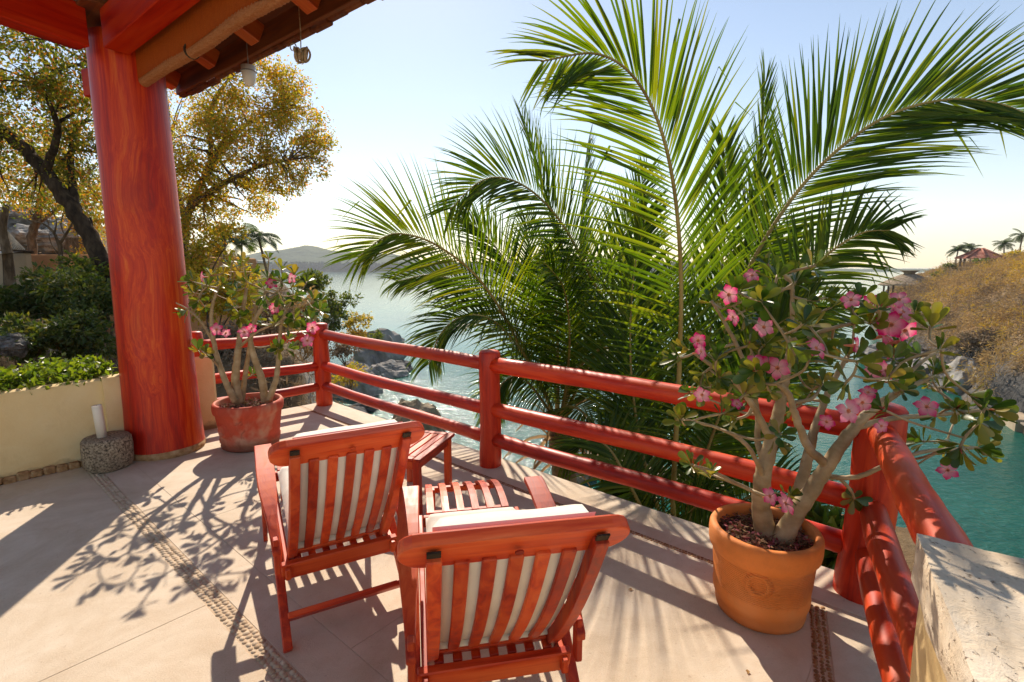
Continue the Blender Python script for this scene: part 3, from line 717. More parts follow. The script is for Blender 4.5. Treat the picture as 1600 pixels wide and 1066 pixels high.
for k, (u, v) in enumerate(((308, 140), (368, 108), (438, 72), (536, 28), (690, -42), (900, -140))):
    q = onz(u, v, 3.05); e_ = (Vector((q.x, q.y)) - CC).dot(eb)
    for part, (oo0, oo1), mt in (('rafter_tail', (-.04, .44), M_tail), ('rafter', (-2.9, -.215), M_beam)):
        p0 = CC + eb * e_ + ob * oo0; p1 = CC + eb * e_ + ob * oo1
        mb = MB(); L = math.hypot(oo1 - oo0, .42 * (oo1 - oo0)); mb.box((0, 0, 0), (.115, L, .13), None, .005); o = mb.build(part, mt, roof)
        dirv = Vector((ob.x, ob.y, -.42)).normalized(); c = Vector(((p0.x + p1.x) / 2, (p0.y + p1.y) / 2, roofz((oo0 + oo1) / 2) + .07))
        o.matrix_local = Matrix.Translation(-roof.location) @ Matrix.Translation(c) @ dirv.to_track_quat('Y', 'Z').to_matrix().to_4x4()
# roof boards above the rafters, each board along the beam
bi = 0
o_ = .50
while o_ > -3.0:
    w = .195; p = CC + ob * (o_ - w / 2)
    mb = MB(); mb.box((0, 0, 0), (w, 5.9, .022), None, .003); o = mb.build('roof_board', M_eave, roof)
    c = p + eb * 2.55
    z = roofz(o_ - w / 2) + .155
    xax = Vector((ob.x, ob.y, -.42)).normalized(); yax = Vector((eb.x, eb.y, 0)); zax = xax.cross(yax)
    Mx = Matrix((xax, yax, zax)).transposed().to_4x4()
    o.matrix_local = Matrix.Translation(-roof.location) @ Matrix.Translation((c.x, c.y, z)) @ Mx
    o_ -= .2 * math.cos(math.atan(.42)); bi += 1
oriented('fascia', CC, eb, -.40, 5.5, .455, .485, 2.985, 3.17, M_eave, roof, .004)
mb = MB()                                                           # ragged roofing edge over the fascia
rd = random.Random(7); x = -.42
while x < 5.4:
    w = rd.uniform(.12, .2); p = CC + eb * (x + w / 2) + ob * (.51 + rd.uniform(-.006, .012))
    mb.box((p.x - roof.location.x, p.y - roof.location.y, 2.972 + rd.uniform(-.012, .012) - roof.location.z + .02), (w * .99, .05, .04), Matrix.Rotation(math.atan2(eb.y, eb.x), 3, 'Z'), .01); x += w
tag(mb.build('roofing_edge', M_eave, roof), kind='stuff')
# upper ceiling closing the corner on the other side of the left beam
for k in range(4):
    oriented('ceiling_board', A0, ea, -.4, 5, *sorted(((.16 + .0, .16 + .0) if False else (-.16 - .24 * k - .236, -.16 - .24 * k) if Vector((-ea.y, ea.x)).dot(oa) > 0 else (.16 + .24 * k, .16 + .24 * k + .236))), 3.44 + .1 * k, 3.462 + .1 * k, M_eave, roof, .003)
oriented('rafter', A0, ea, -.3, 5, *sorted(((-.62, -.5) if Vector((-ea.y, ea.x)).dot(oa) > 0 else (.5, .62))), 3.36, 3.50, M_beam, roof)

oriented('corner_block', CC, eb, -.30, .34, -.32, .30, 3.245, 3.31, M_eave, roof)
# rolled reed blind against the outer face of the beam
bl = CC + eb * .17 + ob * -.015
blind = empty('reed_blind', (bl.x, bl.y, 2.825), math.atan2(eb.y, eb.x), 'orange woven reed blind rolled up under the roof beam', 'blind')
mb = MB(); vs = []; nx, nz = 60, 8
for i in range(nx + 1):
    for j in range(nz + 1):
        X = 4.8 * i / nx; Z = .02 + .40 * j / nz
        vs.append((X, .012 * mnoise.noise(Vector((X * 2, Z * 3, 1))), Z + .006 * math.sin(X * 5)))
mb.add(vs, [(i * (nz + 1) + j, (i + 1) * (nz + 1) + j, (i + 1) * (nz + 1) + j + 1, i * (nz + 1) + j + 1) for i in range(nx) for j in range(nz)], True)
mb.build('hanging_mat', M_woven, blind)
mb = MB(); pts = []; rads = []; rd = random.Random(3)
for i in range(420):
    X = 4.8 * i / 419; pts.append((X, .032 + .003 * math.sin(X * 7), .012 + .006 * math.sin(X * 5))); rads.append(.034 * (1 + .10 * math.sin(X * 170) + rd.uniform(-.05, .05)))
mb.tube(pts, rads, 12); mb.build('roll', M_roll, blind)
for X in (.93, 2.6):
    mb = MB(); mb.tube([(X, .032 + .042 * math.cos(a), .014 + .042 * math.sin(a)) for a in np.linspace(0, 2 * math.pi, 14)], .007, 6, False); mb.build('tie_band', M_barkd, blind)

# coil of cord hanging from the eave
cq = onz(466, 4, 3.05); cz = at(466, 78, cq.y)
cord = empty('cord_coil', (cq.x, cq.y, cz.z - .03), 0, 'coil of beige cord hanging on a string from the eave', 'cord')
mb = MB(); mb.tube([(0, 0, .03), (.004, 0, .12), (0, 0, 3.10 - cz.z)], .0035, 6); mb.build('string', M_rope, cord)
rd = random.Random(5)
for k in range(9):
    ax = Vector((rd.uniform(-.3, .3) + .9, rd.uniform(-.5, .5), rd.uniform(-.35, .35))).normalized(); a1 = ax.orthogonal().normalized(); b1 = ax.cross(a1)
    mb = MB(); c = Vector(((k - 4) * .008, rd.uniform(-.01, .01), rd.uniform(-.008, .008))); rr = rd.uniform(.036, .052)
    mb.tube([c + a1 * rr * math.cos(t) + b1 * rr * .8 * math.sin(t) for t in np.linspace(0, 2 * math.pi, 18)], .006, 6, False); mb.build('loop', M_rope, cord)
mb = MB(); mb.tube([Vector((-.045, 0, .02)) + Vector((.018 * math.cos(t), 0, .026 + .022 * math.sin(t))) for t in np.linspace(-1.2, 4.4, 14)], .0035, 6); mb.build('loose_end', M_rope, cord)

# frosted glass cup below the eave
gq = at(389, 118, 3.75)
lamp = empty('hanging_lamp', (gq.x, gq.y, gq.z - .07), 0, 'small white frosted glass lamp cup hanging below the eave', 'lamp')
mb = MB(); mb.lathe([(.001, 0), (.024, .004), (.038, .03), (.045, .07), (.048, .13), (.046, .13), (.042, .07), (.035, .034), (.022, .012), (.001, .01)], 24); mb.build('glass_shade', M_glass, lamp)
mb = MB(); mb.tube([(.049 * math.cos(t), .049 * math.sin(t), .095) for t in np.linspace(0, 2 * math.pi, 22)], .004, 6, False); mb.build('ring', M_tin, lamp)
mb = MB(); mb.tube([(0, 0, .09), (0, 0, 3.1 - gq.z + .07)], .003, 6); mb.build('wire', M_tin, lamp)

# ------------------------------------------------------------------ low planter wall on the left
def wall_mesh(name, p, d, nrm, L, prof, mat, parent, seg=60, seed=0, rough=.004):
    """a wall with cross-section prof (offset along nrm, z) swept from p along d"""
    mb = MB(); vs = []; k = len(prof)
    for i in range(seg + 1):
        q = p + d * (L * i / seg)
        for (o, z) in prof:
            w = rough * mnoise.noise(Vector((q.x * 2.2, q.y * 2.2, z * 2.2 + seed)))
            vs.append((q.x + nrm.x * (o + w), q.y + nrm.y * (o + w), z + (w if z > .1 else 0)))
    fs = [(i * k + j, (i + 1) * k + j, (i + 1) * k + (j + 1) % k, i * k + (j + 1) % k) for i in range(seg) for j in range(k)]
    fs += [tuple(range(k))[::-1], tuple(seg * k + j for j in range(k))]
    mb.add(vs, fs, True); o = mb.build(name, mat, parent)
    md = o.modifiers.new('edge', 'EDGE_SPLIT'); md.split_angle = R(40); return o
pw = empty('planter_wall', (0, 0, 0), 0, 'low cream plaster planter wall running up to the red column', 'wall')
wall_mesh('plaster', W0 - wl * 5.2, wl, wn_, 6.05, [(0, -.02), (0, .60), (-.012, .632), (-.04, .645), (-.12, .640), (-.14, .60), (-.14, -.02)], M_plaster, pw, 80, 1, .012)
wall_mesh('pilaster', W0 + wl * .62, wl, wn_, .30, [(.035, -.02), (.035, .61), (.015, .655), (-.05, .662), (-.13, .655), (-.15, .60), (-.15, -.02)], M_plaster, pw, 6, 4, .008)
rd = random.Random(14)
mb = MB()
for i in range(46):                                                 # uneven kerb stones at the wall foot
    t = -2.4 + i * .07; q = W0 + wl * t + wn_ * .012
    mb.box((q.x, q.y, .008 + rd.uniform(0, .02)), (.07, .05, rd.uniform(.04, .075)), Matrix.Rotation(math.atan2(wl.y, wl.x) + rd.uniform(-.2, .2), 3, 'Z'), .012)
tag(mb.build('footing', M_plinth, pw), kind='stuff')
pe = empty('plaster_pier', (PE.x, PE.y, 0), 0, 'narrow cream plaster pier just behind the red column', 'pier')
mb = MB(); mb.box((.0, .03, .33), (.20, .26, .72), Matrix.Rotation(math.atan2(dl.y, dl.x), 3, 'Z'), .02); mb.build('plaster', M_plaster, pe)
# soil bed behind the wall
bedp = [W0 - wn_ * .135 - wl * 5, W0 - wn_ * .135 + wl * .62, W0 - wn_ * .9 + wl * .8, W0 - wn_ * 1.1 - wl * 5]
tag(extrude_poly(ccw(bedp), -1.5, .57).build('planter_soil', M_soil), kind='structure')

# ------------------------------------------------------------------ stone-capped parapet on the right
capc = Vector((1.0, 1.16)); cd = Vector((-.49, -.872)).normalized(); ce = Vector((.83, -.557)).normalized()
par = empty('stone_parapet', (capc.x, capc.y, 0), 0, 'cream parapet with a rough pitted stone cap where the rails end', 'parapet')
def hexa(name, quad, z0, z1, mat, parent, nu=14, nv=8, nz=5, rough=.012, seed=0, inset=0.0):
    """a four-sided block with rough, slightly uneven faces"""
    bm = bmesh.new()
    q = [Vector(p) for p in quad]
    def P(u, v, w):
        a = q[0].lerp(q[1], u); b = q[3].lerp(q[2], u); c = a.lerp(b, v); p = Vector((c.x, c.y, z0 + (z1 - z0) * w))
        s = mnoise.noise_vector(p * 5 + Vector((seed, 0, 0))) * rough + mnoise.noise_vector(p * 21 + Vector((0, seed, 0))) * rough * .45
        # round the edges a little
        e = [abs(u - .5) * 2, abs(v - .5) * 2, abs(w - .5) * 2]; k = sum(1 for x in e if x > .999)
        if k >= 2:
            cc = (q[0] + q[1] + q[2] + q[3]) / 4; p = p + (Vector((cc.x, cc.y, (z0 + z1) / 2)) - p).normalized() * rough * 1.2
        return p + s
    def face(f, a, b):
        g = [[bm.verts.new(f(i / a, j / b)) for j in range(b + 1)] for i in range(a + 1)]
        for i in range(a):
            for j in range(b): fc = bm.faces.new((g[i][j], g[i + 1][j], g[i + 1][j + 1], g[i][j + 1])); fc.smooth = True
    face(lambda u, v: P(u, v, 1), nu, nv); face(lambda u, v: P(u, v, 0), nu, nv)
    face(lambda u, w: P(u, 0, w), nu, nz); face(lambda u, w: P(u, 1, w), nu, nz)
    face(lambda v, w: P(0, v, w), nv, nz); face(lambda v, w: P(1, v, w), nv, nz)
    bmesh.ops.remove_doubles(bm, verts=bm.verts, dist=.0008); bmesh.ops.recalc_face_normals(bm, faces=bm.faces)
    me = bpy.data.meshes.new(name); bm.to_mesh(me); bm.free()
    o = link(name, me, parent, mat); md = o.modifiers.new('edge', 'EDGE_SPLIT'); md.split_angle = R(50); return o
rel = lambda p: (p - capc)
hexa('stone_cap', [rel(capc + ce * -.012), rel(capc + ce * .46), rel(capc + ce * .46 + cd * 3.0), rel(capc - ce * .012 + cd * 3.0)], .735, .855, M_cap, par, 22, 60, 6, .010, 3)
hexa('plaster', [rel(capc + ce * .01 + cd * .012), rel(capc + ce * .43 + cd * .012), rel(capc + ce * .43 + cd * 3.0), rel(capc + ce * .01 + cd * 3.0)], -.02, .7355, M_plaster, par, 8, 20, 8, .008, 6)

# ------------------------------------------------------------------ stone holder and candle
sq = Vector((-3.055, 3.66))
st = empty('stone_holder', (sq.x, sq.y, 0), 0, 'round speckled stone block on the floor beside the cream wall', 'stone')
mb = MB(); mb.lathe([(.001, 0), (.128, 0), (.146, .018), (.154, .08), (.157, .16), (.152, .226), (.140, .242), (.10, .244), (.05, .242), (.001, .242)], 36, wob=.05, seed=5); mb.build('block', M_granite, st)
cd_ = empty('candle', (sq.x - .02, sq.y - .01, .242), 0, 'white pillar candle standing on the speckled stone block', 'candle'); cd_.rotation_euler = (0, R(-3), 0)
mb = MB(); mb.lathe([(.001, 0), (.031, 0), (.031, .24), (.028, .244), (.025, .238), (.001, .232)], 24, wob=.02); mb.build('wax', M_wax, cd_)
mb = MB(); mb.tube([(0, 0, .23), (.002, 0, .246)], .0018, 6); mb.build('wick', M_barkd, cd_)

# ------------------------------------------------------------------ deck chairs
CHW = .205
def make_chair(name, loc, rz, label):
    t = empty(name, (loc[0], loc[1], 0), rz, label, 'deck chair', 'red slatted deck chairs')
    B0, B1 = Vector((0, .276, .246)), Vector((0, -.155, .850)); bd = (B1 - B0).normalized(); bn = Vector((0, -bd.z, bd.y))
    if bn.y > 0: bn = -bn                                             # rear face of the backrest
    def curve(x, u0, u1, w, th, off, nm, mat):
        """a curved back stile or slat: hollow towards the sitter"""
        mb = MB(); k = 10; vs = []
        for i in range(k + 1):
            u = u0 + (u1 - u0) * i / k; c = B0 + bd * u + bn * (off + .030 * math.sin(math.pi * min(1, max(0, u / .77)))) + Vector((x, 0, 0))
            for sx, sn in ((-1, -1), (1, -1), (1, 1), (-1, 1)): vs.append(c + Vector((sx * w / 2, 0, 0)) + bn * (sn * th / 2))
        fs = [(i * 4 + j, i * 4 + (j + 1) % 4, i * 4 + 4 + (j + 1) % 4, i * 4 + 4 + j) for i in range(k) for j in range(4)] + [(3, 2, 1, 0), (k * 4, k * 4 + 1, k * 4 + 2, k * 4 + 3)]
        mb.add(vs, fs); o = mb.build(nm, mat, t); md = o.modifiers.new('bevel', 'BEVEL'); md.width = .003; md.segments = 1; return o
    LB = (B1 - B0).length
    for s in (-1, 1): curve(s * .197, -.03, LB + .022, .036, .040, .006, 'back_stile', M_cz)
    for i in range(5): curve(-.197 + .394 * (i + 1) / 6, .05, LB - .03, .036, .014, -.002, 'back_slat', M_cz)
    # head rail: a board with rounded ends
    mb = MB(); hw, hh = .278, .056; pro = []
    for a in np.linspace(-math.pi / 2, math.pi / 2, 9): pro.append((hw - hh + hh * math.cos(a), hh * math.sin(a)))
    for a in np.linspace(math.pi / 2, 3 * math.pi / 2, 9): pro.append((-hw + hh + hh * math.cos(a), hh * math.sin(a)))
    cen = B0 + bd * (LB + .005) - bn * .004; vs = []
    for sn in (-1, 1):
        for x, y in pro: vs.append(cen + Vector((x, 0, 0)) + bd * y + bn * (sn * .017) - bn * .012 * (x / hw) ** 2)
    n = len(pro); mb.add(vs, [tuple(range(n))[::-1], tuple(range(n, 2 * n))] + [(i, (i + 1) % n, n + (i + 1) % n, n + i) for i in range(n)])
    hr = mb.build('head_rail', M_cx, t); md = hr.modifiers.new('bevel', 'BEVEL'); md.width = .004; md.segments = 2
    for s in (-1, 1):
        mb = MB(); p = B0 + bd * (LB + .035) + bn * .0135 + Vector((s * .197, 0, 0)); mb.bar(p - Vector((.016, 0, 0)), p + Vector((.016, 0, 0)), .006, .024, up=bd, bev=.001); mb.build('slot_shade', M_barkd, hr)  # solid dark bar, its colour standing in for the shade inside a mortise
        for yy, zz in ((.165, .33), (.30, .27)):
            mb = MB(); mb.tube([(s * .270, yy, zz), (s * .277, yy, zz)], .007, 8, smooth=False); mb.build('bolt', M_tin, t)
    mb = MB(); c = cen + bn * .017; mb.tube([c + Vector((.0, 0, 0)), c + bn * .004], .011, 10, smooth=False); mb.build('peg', M_cx, hr)
    mb = MB(); p = B0 + bd * .045; mb.bar(p + Vector((-.18, 0, 0)), p + Vector((.18, 0, 0)), .03, .034, up=bd); mb.build('back_rail', M_cx, t)
    # seat frame and fore-and-aft seat slats
    def sz(y): return .232 + (y - .2) * .165
    for s in (-1, 1):
        mb = MB(); mb.bar((s * .222, .16, sz(.16)), (s * .222, .97, sz(.97)), .022, .055); mb.build('seat_rail', M_cy, t)
    mb = MB(); mb.bar((-.246, .200, .228), (.246, .200, .228), .030, .080, up=(0, -.25, 1)); mb.build('rear_crossbar', M_cx, t)
    mb = MB(); mb.bar((-.21, .955, sz(.955)), (.21, .955, sz(.955)), .028, .05); mb.build('front_crossbar', M_cx, t)
    for i in range(7):
        x = -.177 + .354 * i / 6
        mb = MB(); mb.bar((x, .217, sz(.217) + .022), (x, .94, sz(.94) + .022), .030, .013); mb.build('seat_slat', M_cy, t)
    # legs: one leans back to the arm, one stands forward
    for s in (-1, 1):
        mb = MB(); mb.bar((s * .252, -.004, .004), (s * .252, .60, .530), .034, .050, up=(0, -.7, .7)); mb.build('rear_leg', M_cz, t)
        mb = MB(); mb.bar((s * .278, .965, .004), (s * .278, .70, .545), .022, .044, up=(0, .9, .4)); mb.build('front_leg', M_cz, t)
    mb = MB(); mb.bar((-.24, .090, .086), (.24, .090, .086), .024, .066, up=(0, -.7, .7)); mb.build('stretcher', M_cx, t)
    # arm boards, broad in front, narrowing and dipping behind
    for s in (-1, 1):
        mb = MB(); k = 14; vs = []
        for i in range(k + 1):
            f = i / k; y = .13 + (.80 - .13) * f; z = .385 + .205 * (1 - (1 - f) ** 1.6) - .035 * (1 - f) ** 6
            w = .030 + .050 * sm(.0, .55, f); xo = s * (.262 + .006 * math.sin(3 * f)); th = .024
            a = .012 * s
            for sx, st_ in ((-1, -1), (1, -1), (1, 1), (-1, 1)): vs.append((xo + sx * w / 2, y, z + st_ * th / 2))
        fs = [(i * 4 + j, i * 4 + (j + 1) % 4, i * 4 + 4 + (j + 1) % 4, i * 4 + 4 + j) for i in range(k) for j in range(4)] + [(3, 2, 1, 0), (k * 4, k * 4 + 1, k * 4 + 2, k * 4 + 3)]
        mb.add(vs, fs); o = mb.build('armrest', M_cy, t); md = o.modifiers.new('bevel', 'BEVEL'); md.width = .004; md.segments = 2
        mb = MB(); mb.bar((s * .262, .165, .25), (s * .262, .165, .40), .022, .04, up=(0, 1, 0)); mb.build('arm_post', M_cz, t)
    # leg rest with curved slats
    def lz(y): return sz(.97) + .012 + .03 * math.sin(math.pi * (y - .97) / .55) - .10 * ((y - .97) / .55) ** 2
    for i in range(6):
        x = -.175 + .35 * i / 5; mb = MB(); vs = []; k = 8
        for j in range(k + 1):
            y = .985 + .53 * j / k
            for sx, sz_ in ((-1, -1), (1, -1), (1, 1), (-1, 1)): vs.append((x + sx * .0165, y, lz(y) + sz_ * .008))
        mb.add(vs, [(a * 4 + b, a * 4 + (b + 1) % 4, a * 4 + 4 + (b + 1) % 4, a * 4 + 4 + b) for a in range(k) for b in range(4)] + [(3, 2, 1, 0), (k * 4, k * 4 + 1, k * 4 + 2, k * 4 + 3)])
        mb.build('leg_rest_slat', M_cy, t)
    for y in (1.02, 1.46):
        mb = MB(); mb.bar((-.195, y, lz(y) - .026), (.195, y, lz(y) - .026), .03, .03); mb.build('leg_rest_bar', M_cx, t)
    for s in (-1, 1):
        mb = MB(); mb.bar((s * .15, 1.44, .004), (s * .15, 1.40, lz(1.4) - .02), .022, .034, up=(0, 1, 0)); mb.build('leg_rest_leg', M_cz, t)
    # cushion, a thing of its own lying in the chair
    return t, B0, bd, bn, sz
def pad(parent, name, f, W, L, th, seed):
    """a soft slab: f(u along length, offset) gives the centre line"""
    mb = MB(); nu, nv = 26, 20; vs = []
    for side in (1, -1):
        for i in range(nu + 1):
            for j in range(nv + 1):
                u, v = i / nu, j / nv; x = (v - .5) * W
                e = min(u, 1 - u) * L; g = min(v, 1 - v) * W
                edge = (1 - max(0, 1 - e / .035) ** 3) * (1 - max(0, 1 - g / .035) ** 3)
                h = th / 2 * max(.0, edge) ** .5 * (1 + .12 * math.sin(math.pi * u) * math.sin(math.pi * v))
                h += .0035 * mnoise.noise(Vector((x * 9 + seed, u * L * 9, side))) * edge
                p, nn = f(u); vs.append(p + Vector((x, 0, 0)) + nn * (side * h))
    m = (nu + 1) * (nv + 1); fs = []
    for s in range(2):
        for i in range(nu):
            for j in range(nv):
                a = s * m + i * (nv + 1) + j; q = (a, a + nv + 1, a + nv + 2, a + 1); fs.append(q if s == 0 else q[::-1])
    mb.add(vs, fs, True); return mb.build(name, M_cloth, parent)
def make_cushion(loc, rz, geo, label):
    t = empty('chair_cushion', (loc[0], loc[1], .25), rz, label, 'cushion', 'cream deck chair cushions')
    B0, bd, bn, sz = geo; dz = Vector((0, 0, -.25))
    pad(t, 'back_pad', lambda u: (B0 + bd * (.075 + .705 * u) - bn * (.050 - .028 * math.sin(math.pi * min(1, (.075 + .705 * u) / .77))) + dz, bn), .395, .705, .078, 2)
    sn = Vector((0, -.165, 1)).normalized()
    pad(t, 'seat_pad', lambda u: (Vector((0, .225 + .64 * u, sz(.225 + .64 * u) + .066 + .012 * u)) + dz, sn), .40, .64, .074, 7)
C1, C2 = (-.662, 1.917), (-.015, 1.258)
A1, A2 = .505, .192
c1 = make_chair('deck_chair', C1, A1, 'red slatted deck chair beside the small slatted table')
make_cushion(C1, A1, c1[1:], 'cream cushion on the deck chair beside the small slatted table')
c2 = make_chair('deck_chair', C2, A2, 'red slatted deck chair in front, its slatted leg rest showing beyond it')
make_cushion(C2, A2, c2[1:], 'cream cushion on the front deck chair nearest the camera')

# ------------------------------------------------------------------ small slatted side table
tN, tR = Vector((-.545, 2.85)), Vector((-.39, 3.35)); te = (tR - tN).normalized(); tw = Vector((-te.y, te.x)); TL, TW, TH = .52, .37, .375
tb = empty('side_table', tuple(tN + te * TL / 2 + tw * TW / 2) + (0,), math.atan2(te.y, te.x), 'small red slatted side table between the chairs and the railing', 'table')
for s in (-1, 1):
    mb = MB(); mb.bar((-TL / 2, s * (TW / 2 - .024), TH - .011), (TL / 2, s * (TW / 2 - .024), TH - .011), .048, .022); mb.build('top_slat', M_cx, tb)
for s in (-1, 1):
    mb = MB(); mb.bar((s * (TL / 2 - .024), -TW / 2 + .05, TH - .0115), (s * (TL / 2 - .024), TW / 2 - .05, TH - .0115), .046, .021); mb.build('top_end', M_cy, tb)
inner = TW - .1; k = 5
for i in range(k):
    y = -inner / 2 + inner * (i + .5) / k
    mb = MB(); mb.bar((-TL / 2 + .049, y, TH - .0115), (TL / 2 - .049, y, TH - .0115), inner / k - .0065, .019); mb.build('top_slat', M_cx, tb)
for sx in (-1, 1):
    for sy in (-1, 1):
        mb = MB(); mb.box((sx * (TL / 2 - .04), sy * (TW / 2 - .04), (TH - .022) / 2), (.042, .042, TH - .0225), None, .003); mb.build('leg', M_cz, tb)
for s in (-1, 1):
    mb = MB(); mb.bar((-TL / 2 + .062, s * (TW / 2 - .036), TH - .052), (TL / 2 - .062, s * (TW / 2 - .036), TH - .052), .02, .055); mb.build('apron', M_cx, tb)
    mb = MB(); mb.bar((s * (TL / 2 - .036), -TW / 2 + .062, TH - .052), (s * (TL / 2 - .036), TW / 2 - .062, TH - .052), .02, .055); mb.build('apron', M_cy, tb)
# ------------------------------------------------------------------ flower pots
def make_pot(name, loc, prof, mat, label, soil_z, soil_r, boss, seed):
    t = empty(name, (loc[0], loc[1], 0), 0, label, 'plant pot')
    mb = MB(); mb.lathe(prof, 64, wob=.018, seed=seed)
    if boss:                                                         # the round moulded boss on the side
        ang, z, r, br = boss
        c = Vector((math.cos(ang), math.sin(ang), 0)); tt = Vector((-c.y, c.x, 0)); up = Vector((0, 0, 1))
        vs = []; rings = [(br * 1.5, -.012), (br * 1.2, .004), (br * 1.0, .013), (br * .78, .012), (br * .55, -.008), (br * .3, -.009), (br * .02, -.006)]
        for rr, h in rings:
            for j in range(20):
                a = 2 * math.pi * j / 20; ox = rr * math.cos(a)
                vs.append(c * (r + h - ox * ox * 1.6) + tt * ox + up * (z + rr * math.sin(a)))
        mb.add(vs, [(i * 20 + j, i * 20 + (j + 1) % 20, i * 20 + 20 + (j + 1) % 20, i * 20 + 20 + j) for i in range(len(rings) - 1) for j in range(20)], True)
    mb.build('pot_body', mat, t)
    mb = MB(); vs = [(0, 0, soil_z)]; n = 28
    for k in range(1, 7):
        for j in range(n):
            a = 2 * math.pi * j / n; r = soil_r * k / 6
            vs.append((r * math.cos(a), r * math.sin(a), soil_z + .016 * mnoise.noise(Vector((r * math.cos(a) * 14, r * math.sin(a) * 14, seed)))))
    mb.add(vs, [(0, 1 + j, 1 + (j + 1) % n) for j in range(n)] + [(1 + k * n + j, 1 + (k + 1) * n + j, 1 + (k + 1) * n + (j + 1) % n, 1 + k * n + (j + 1) % n) for k in range(5) for j in range(n)], True)
    mb.build('soil', M_soil, t)
    rs = np.random.RandomState(seed); n = 700; rr = soil_r * .93 * np.sqrt(rs.rand(n)); aa = rs.rand(n) * 6.283
    P = np.stack([rr * np.cos(aa), rr * np.sin(aa), soil_z + .006 + rs.rand(n) * .018], 1); D = rs.normal(size=(n, 3)) * [1, 1, .3]
    V, F = leaf_cards(P, D, rs.uniform(.012, .05, n), rs.uniform(.004, .014, n), rs, .3)
    tag(link('mulch', fast_mesh('mulch', V, F), t, M_mulch), kind='stuff'); return t
P2 = Vector((1.10, 2.06)); P1 = Vector((-2.235, 4.165))
prof2 = [(.001, .0), (.172, .0), (.186, .006), (.190, .03), (.186, .05), (.193, .062), (.199, .085), (.200, .11), (.197, .122), (.205, .20), (.213, .268), (.214, .278), (.217, .286), (.225, .305), (.229, .33), (.230, .368), (.228, .388), (.221, .399), (.209, .400), (.201, .392), (.198, .36), (.193, .32), (.188, .29)]
prof2 = [(r * .955 + (.006 if .29 < z < .41 and r > .22 else .005 * math.sin(math.pi * z / .28) if z < .28 else 0), z * .97) for r, z in prof2]
make_pot('terracotta_pot', P2, prof2, M_pot_near, 'large orange terracotta pot standing by the right corner of the railing', .338, .190, (R(240), .225, .2005, .044), 3)
prof1 = [(.001, .0), (.215, .0), (.235, .008), (.243, .03), (.235, .05), (.247, .062), (.250, .085), (.243, .10), (.252, .17), (.266, .27), (.270, .30), (.285, .315), (.292, .345), (.290, .385), (.278, .402), (.262, .402), (.254, .39), (.250, .33), (.24, .30)]
prof1 = [(r * .94, z * .97) for r, z in prof1]
make_pot('terracotta_pot', P1, prof1, M_pot_far, 'weathered dull red clay pot standing beside the thick log column', .335, .236, (R(242), .185, .240, .050), 8)

# ------------------------------------------------------------------ desert roses
def leaf_mesh(seed, notch=False):
    rd = random.Random(seed); k = 6; mb = MB(); vs = []
    curl = rd.uniform(-.10, .22); fold = rd.uniform(.10, .28); wmax = rd.uniform(.17, .23)
    prof = [.035, .07, .55, .86, 1.0, .82, .30]
    for i in range(k + 1):
        y = [0, .12, .40, .62, .80, .94, 1.0][i]; w = wmax * prof[i]; z = -curl * y * y
        vs += [(-w, y, z + fold * w), (0, y, z - .01), (w, y, z + fold * w)]
    mb.add(vs, [q for i in range(k) for q in ((i * 3, i * 3 + 1, i * 3 + 4, i * 3 + 3), (i * 3 + 1, i * 3 + 2, i * 3 + 5, i * 3 + 4))], True)
    me = mb.mesh('leaf'); return me, vs, mb.f
LEAVES = [leaf_mesh(s) for s in range(6)]
for l in LEAVES: l[0].materials.append(M_aleaf)
def flower_mesh(seed):
    rd = random.Random(seed); petals = MB(); tube = MB()
    for p in range(5):
        a = 2 * math.pi * p / 5 + rd.uniform(-.08, .08); ca, sa = math.cos(a), math.sin(a); vs = []; k = 5; cols = 5
        for i in range(k + 1):
            r = .14 + .86 * i / k; w = [.09, .20, .31, .36, .30, .10][i]
            for j in range(cols):
                q = j / (cols - 1) * 2 - 1; ruf = .07 * math.sin(q * 5 + p * 2 + seed) * (i / k) ** 2
                x, y = r, q * w; z = .22 + .20 * (r - .14) - .30 * (r - .14) ** 2.2 + .05 * q * q + ruf
                x -= .10 * q * q * (i / k)
                vs.append((x * ca - y * sa, x * sa + y * ca, z))
        petals.add(vs, [(i * cols + j, (i + 1) * cols + j, (i + 1) * cols + j + 1, i * cols + j + 1) for i in range(k) for j in range(cols - 1)], True)
    tube.lathe([(.05, -.75), (.09, -.6), (.13, -.25), (.17, .08), (.17, .235), (.12, .2), (.03, .0)], 10)
    a, b = petals.mesh('petals'), tube.mesh('flower_tube'); a.materials.append(M_flower); b.materials.append(M_throat); return a, b
FLOWERS = [flower_mesh(s) for s in range(4)]
mb = MB(); mb.lathe([(.02, 0), (.12, .3), (.13, .6), (.06, .95), (.01, 1.0)], 7); BUD = mb.mesh('bud'); BUD.materials.append(M_abud)

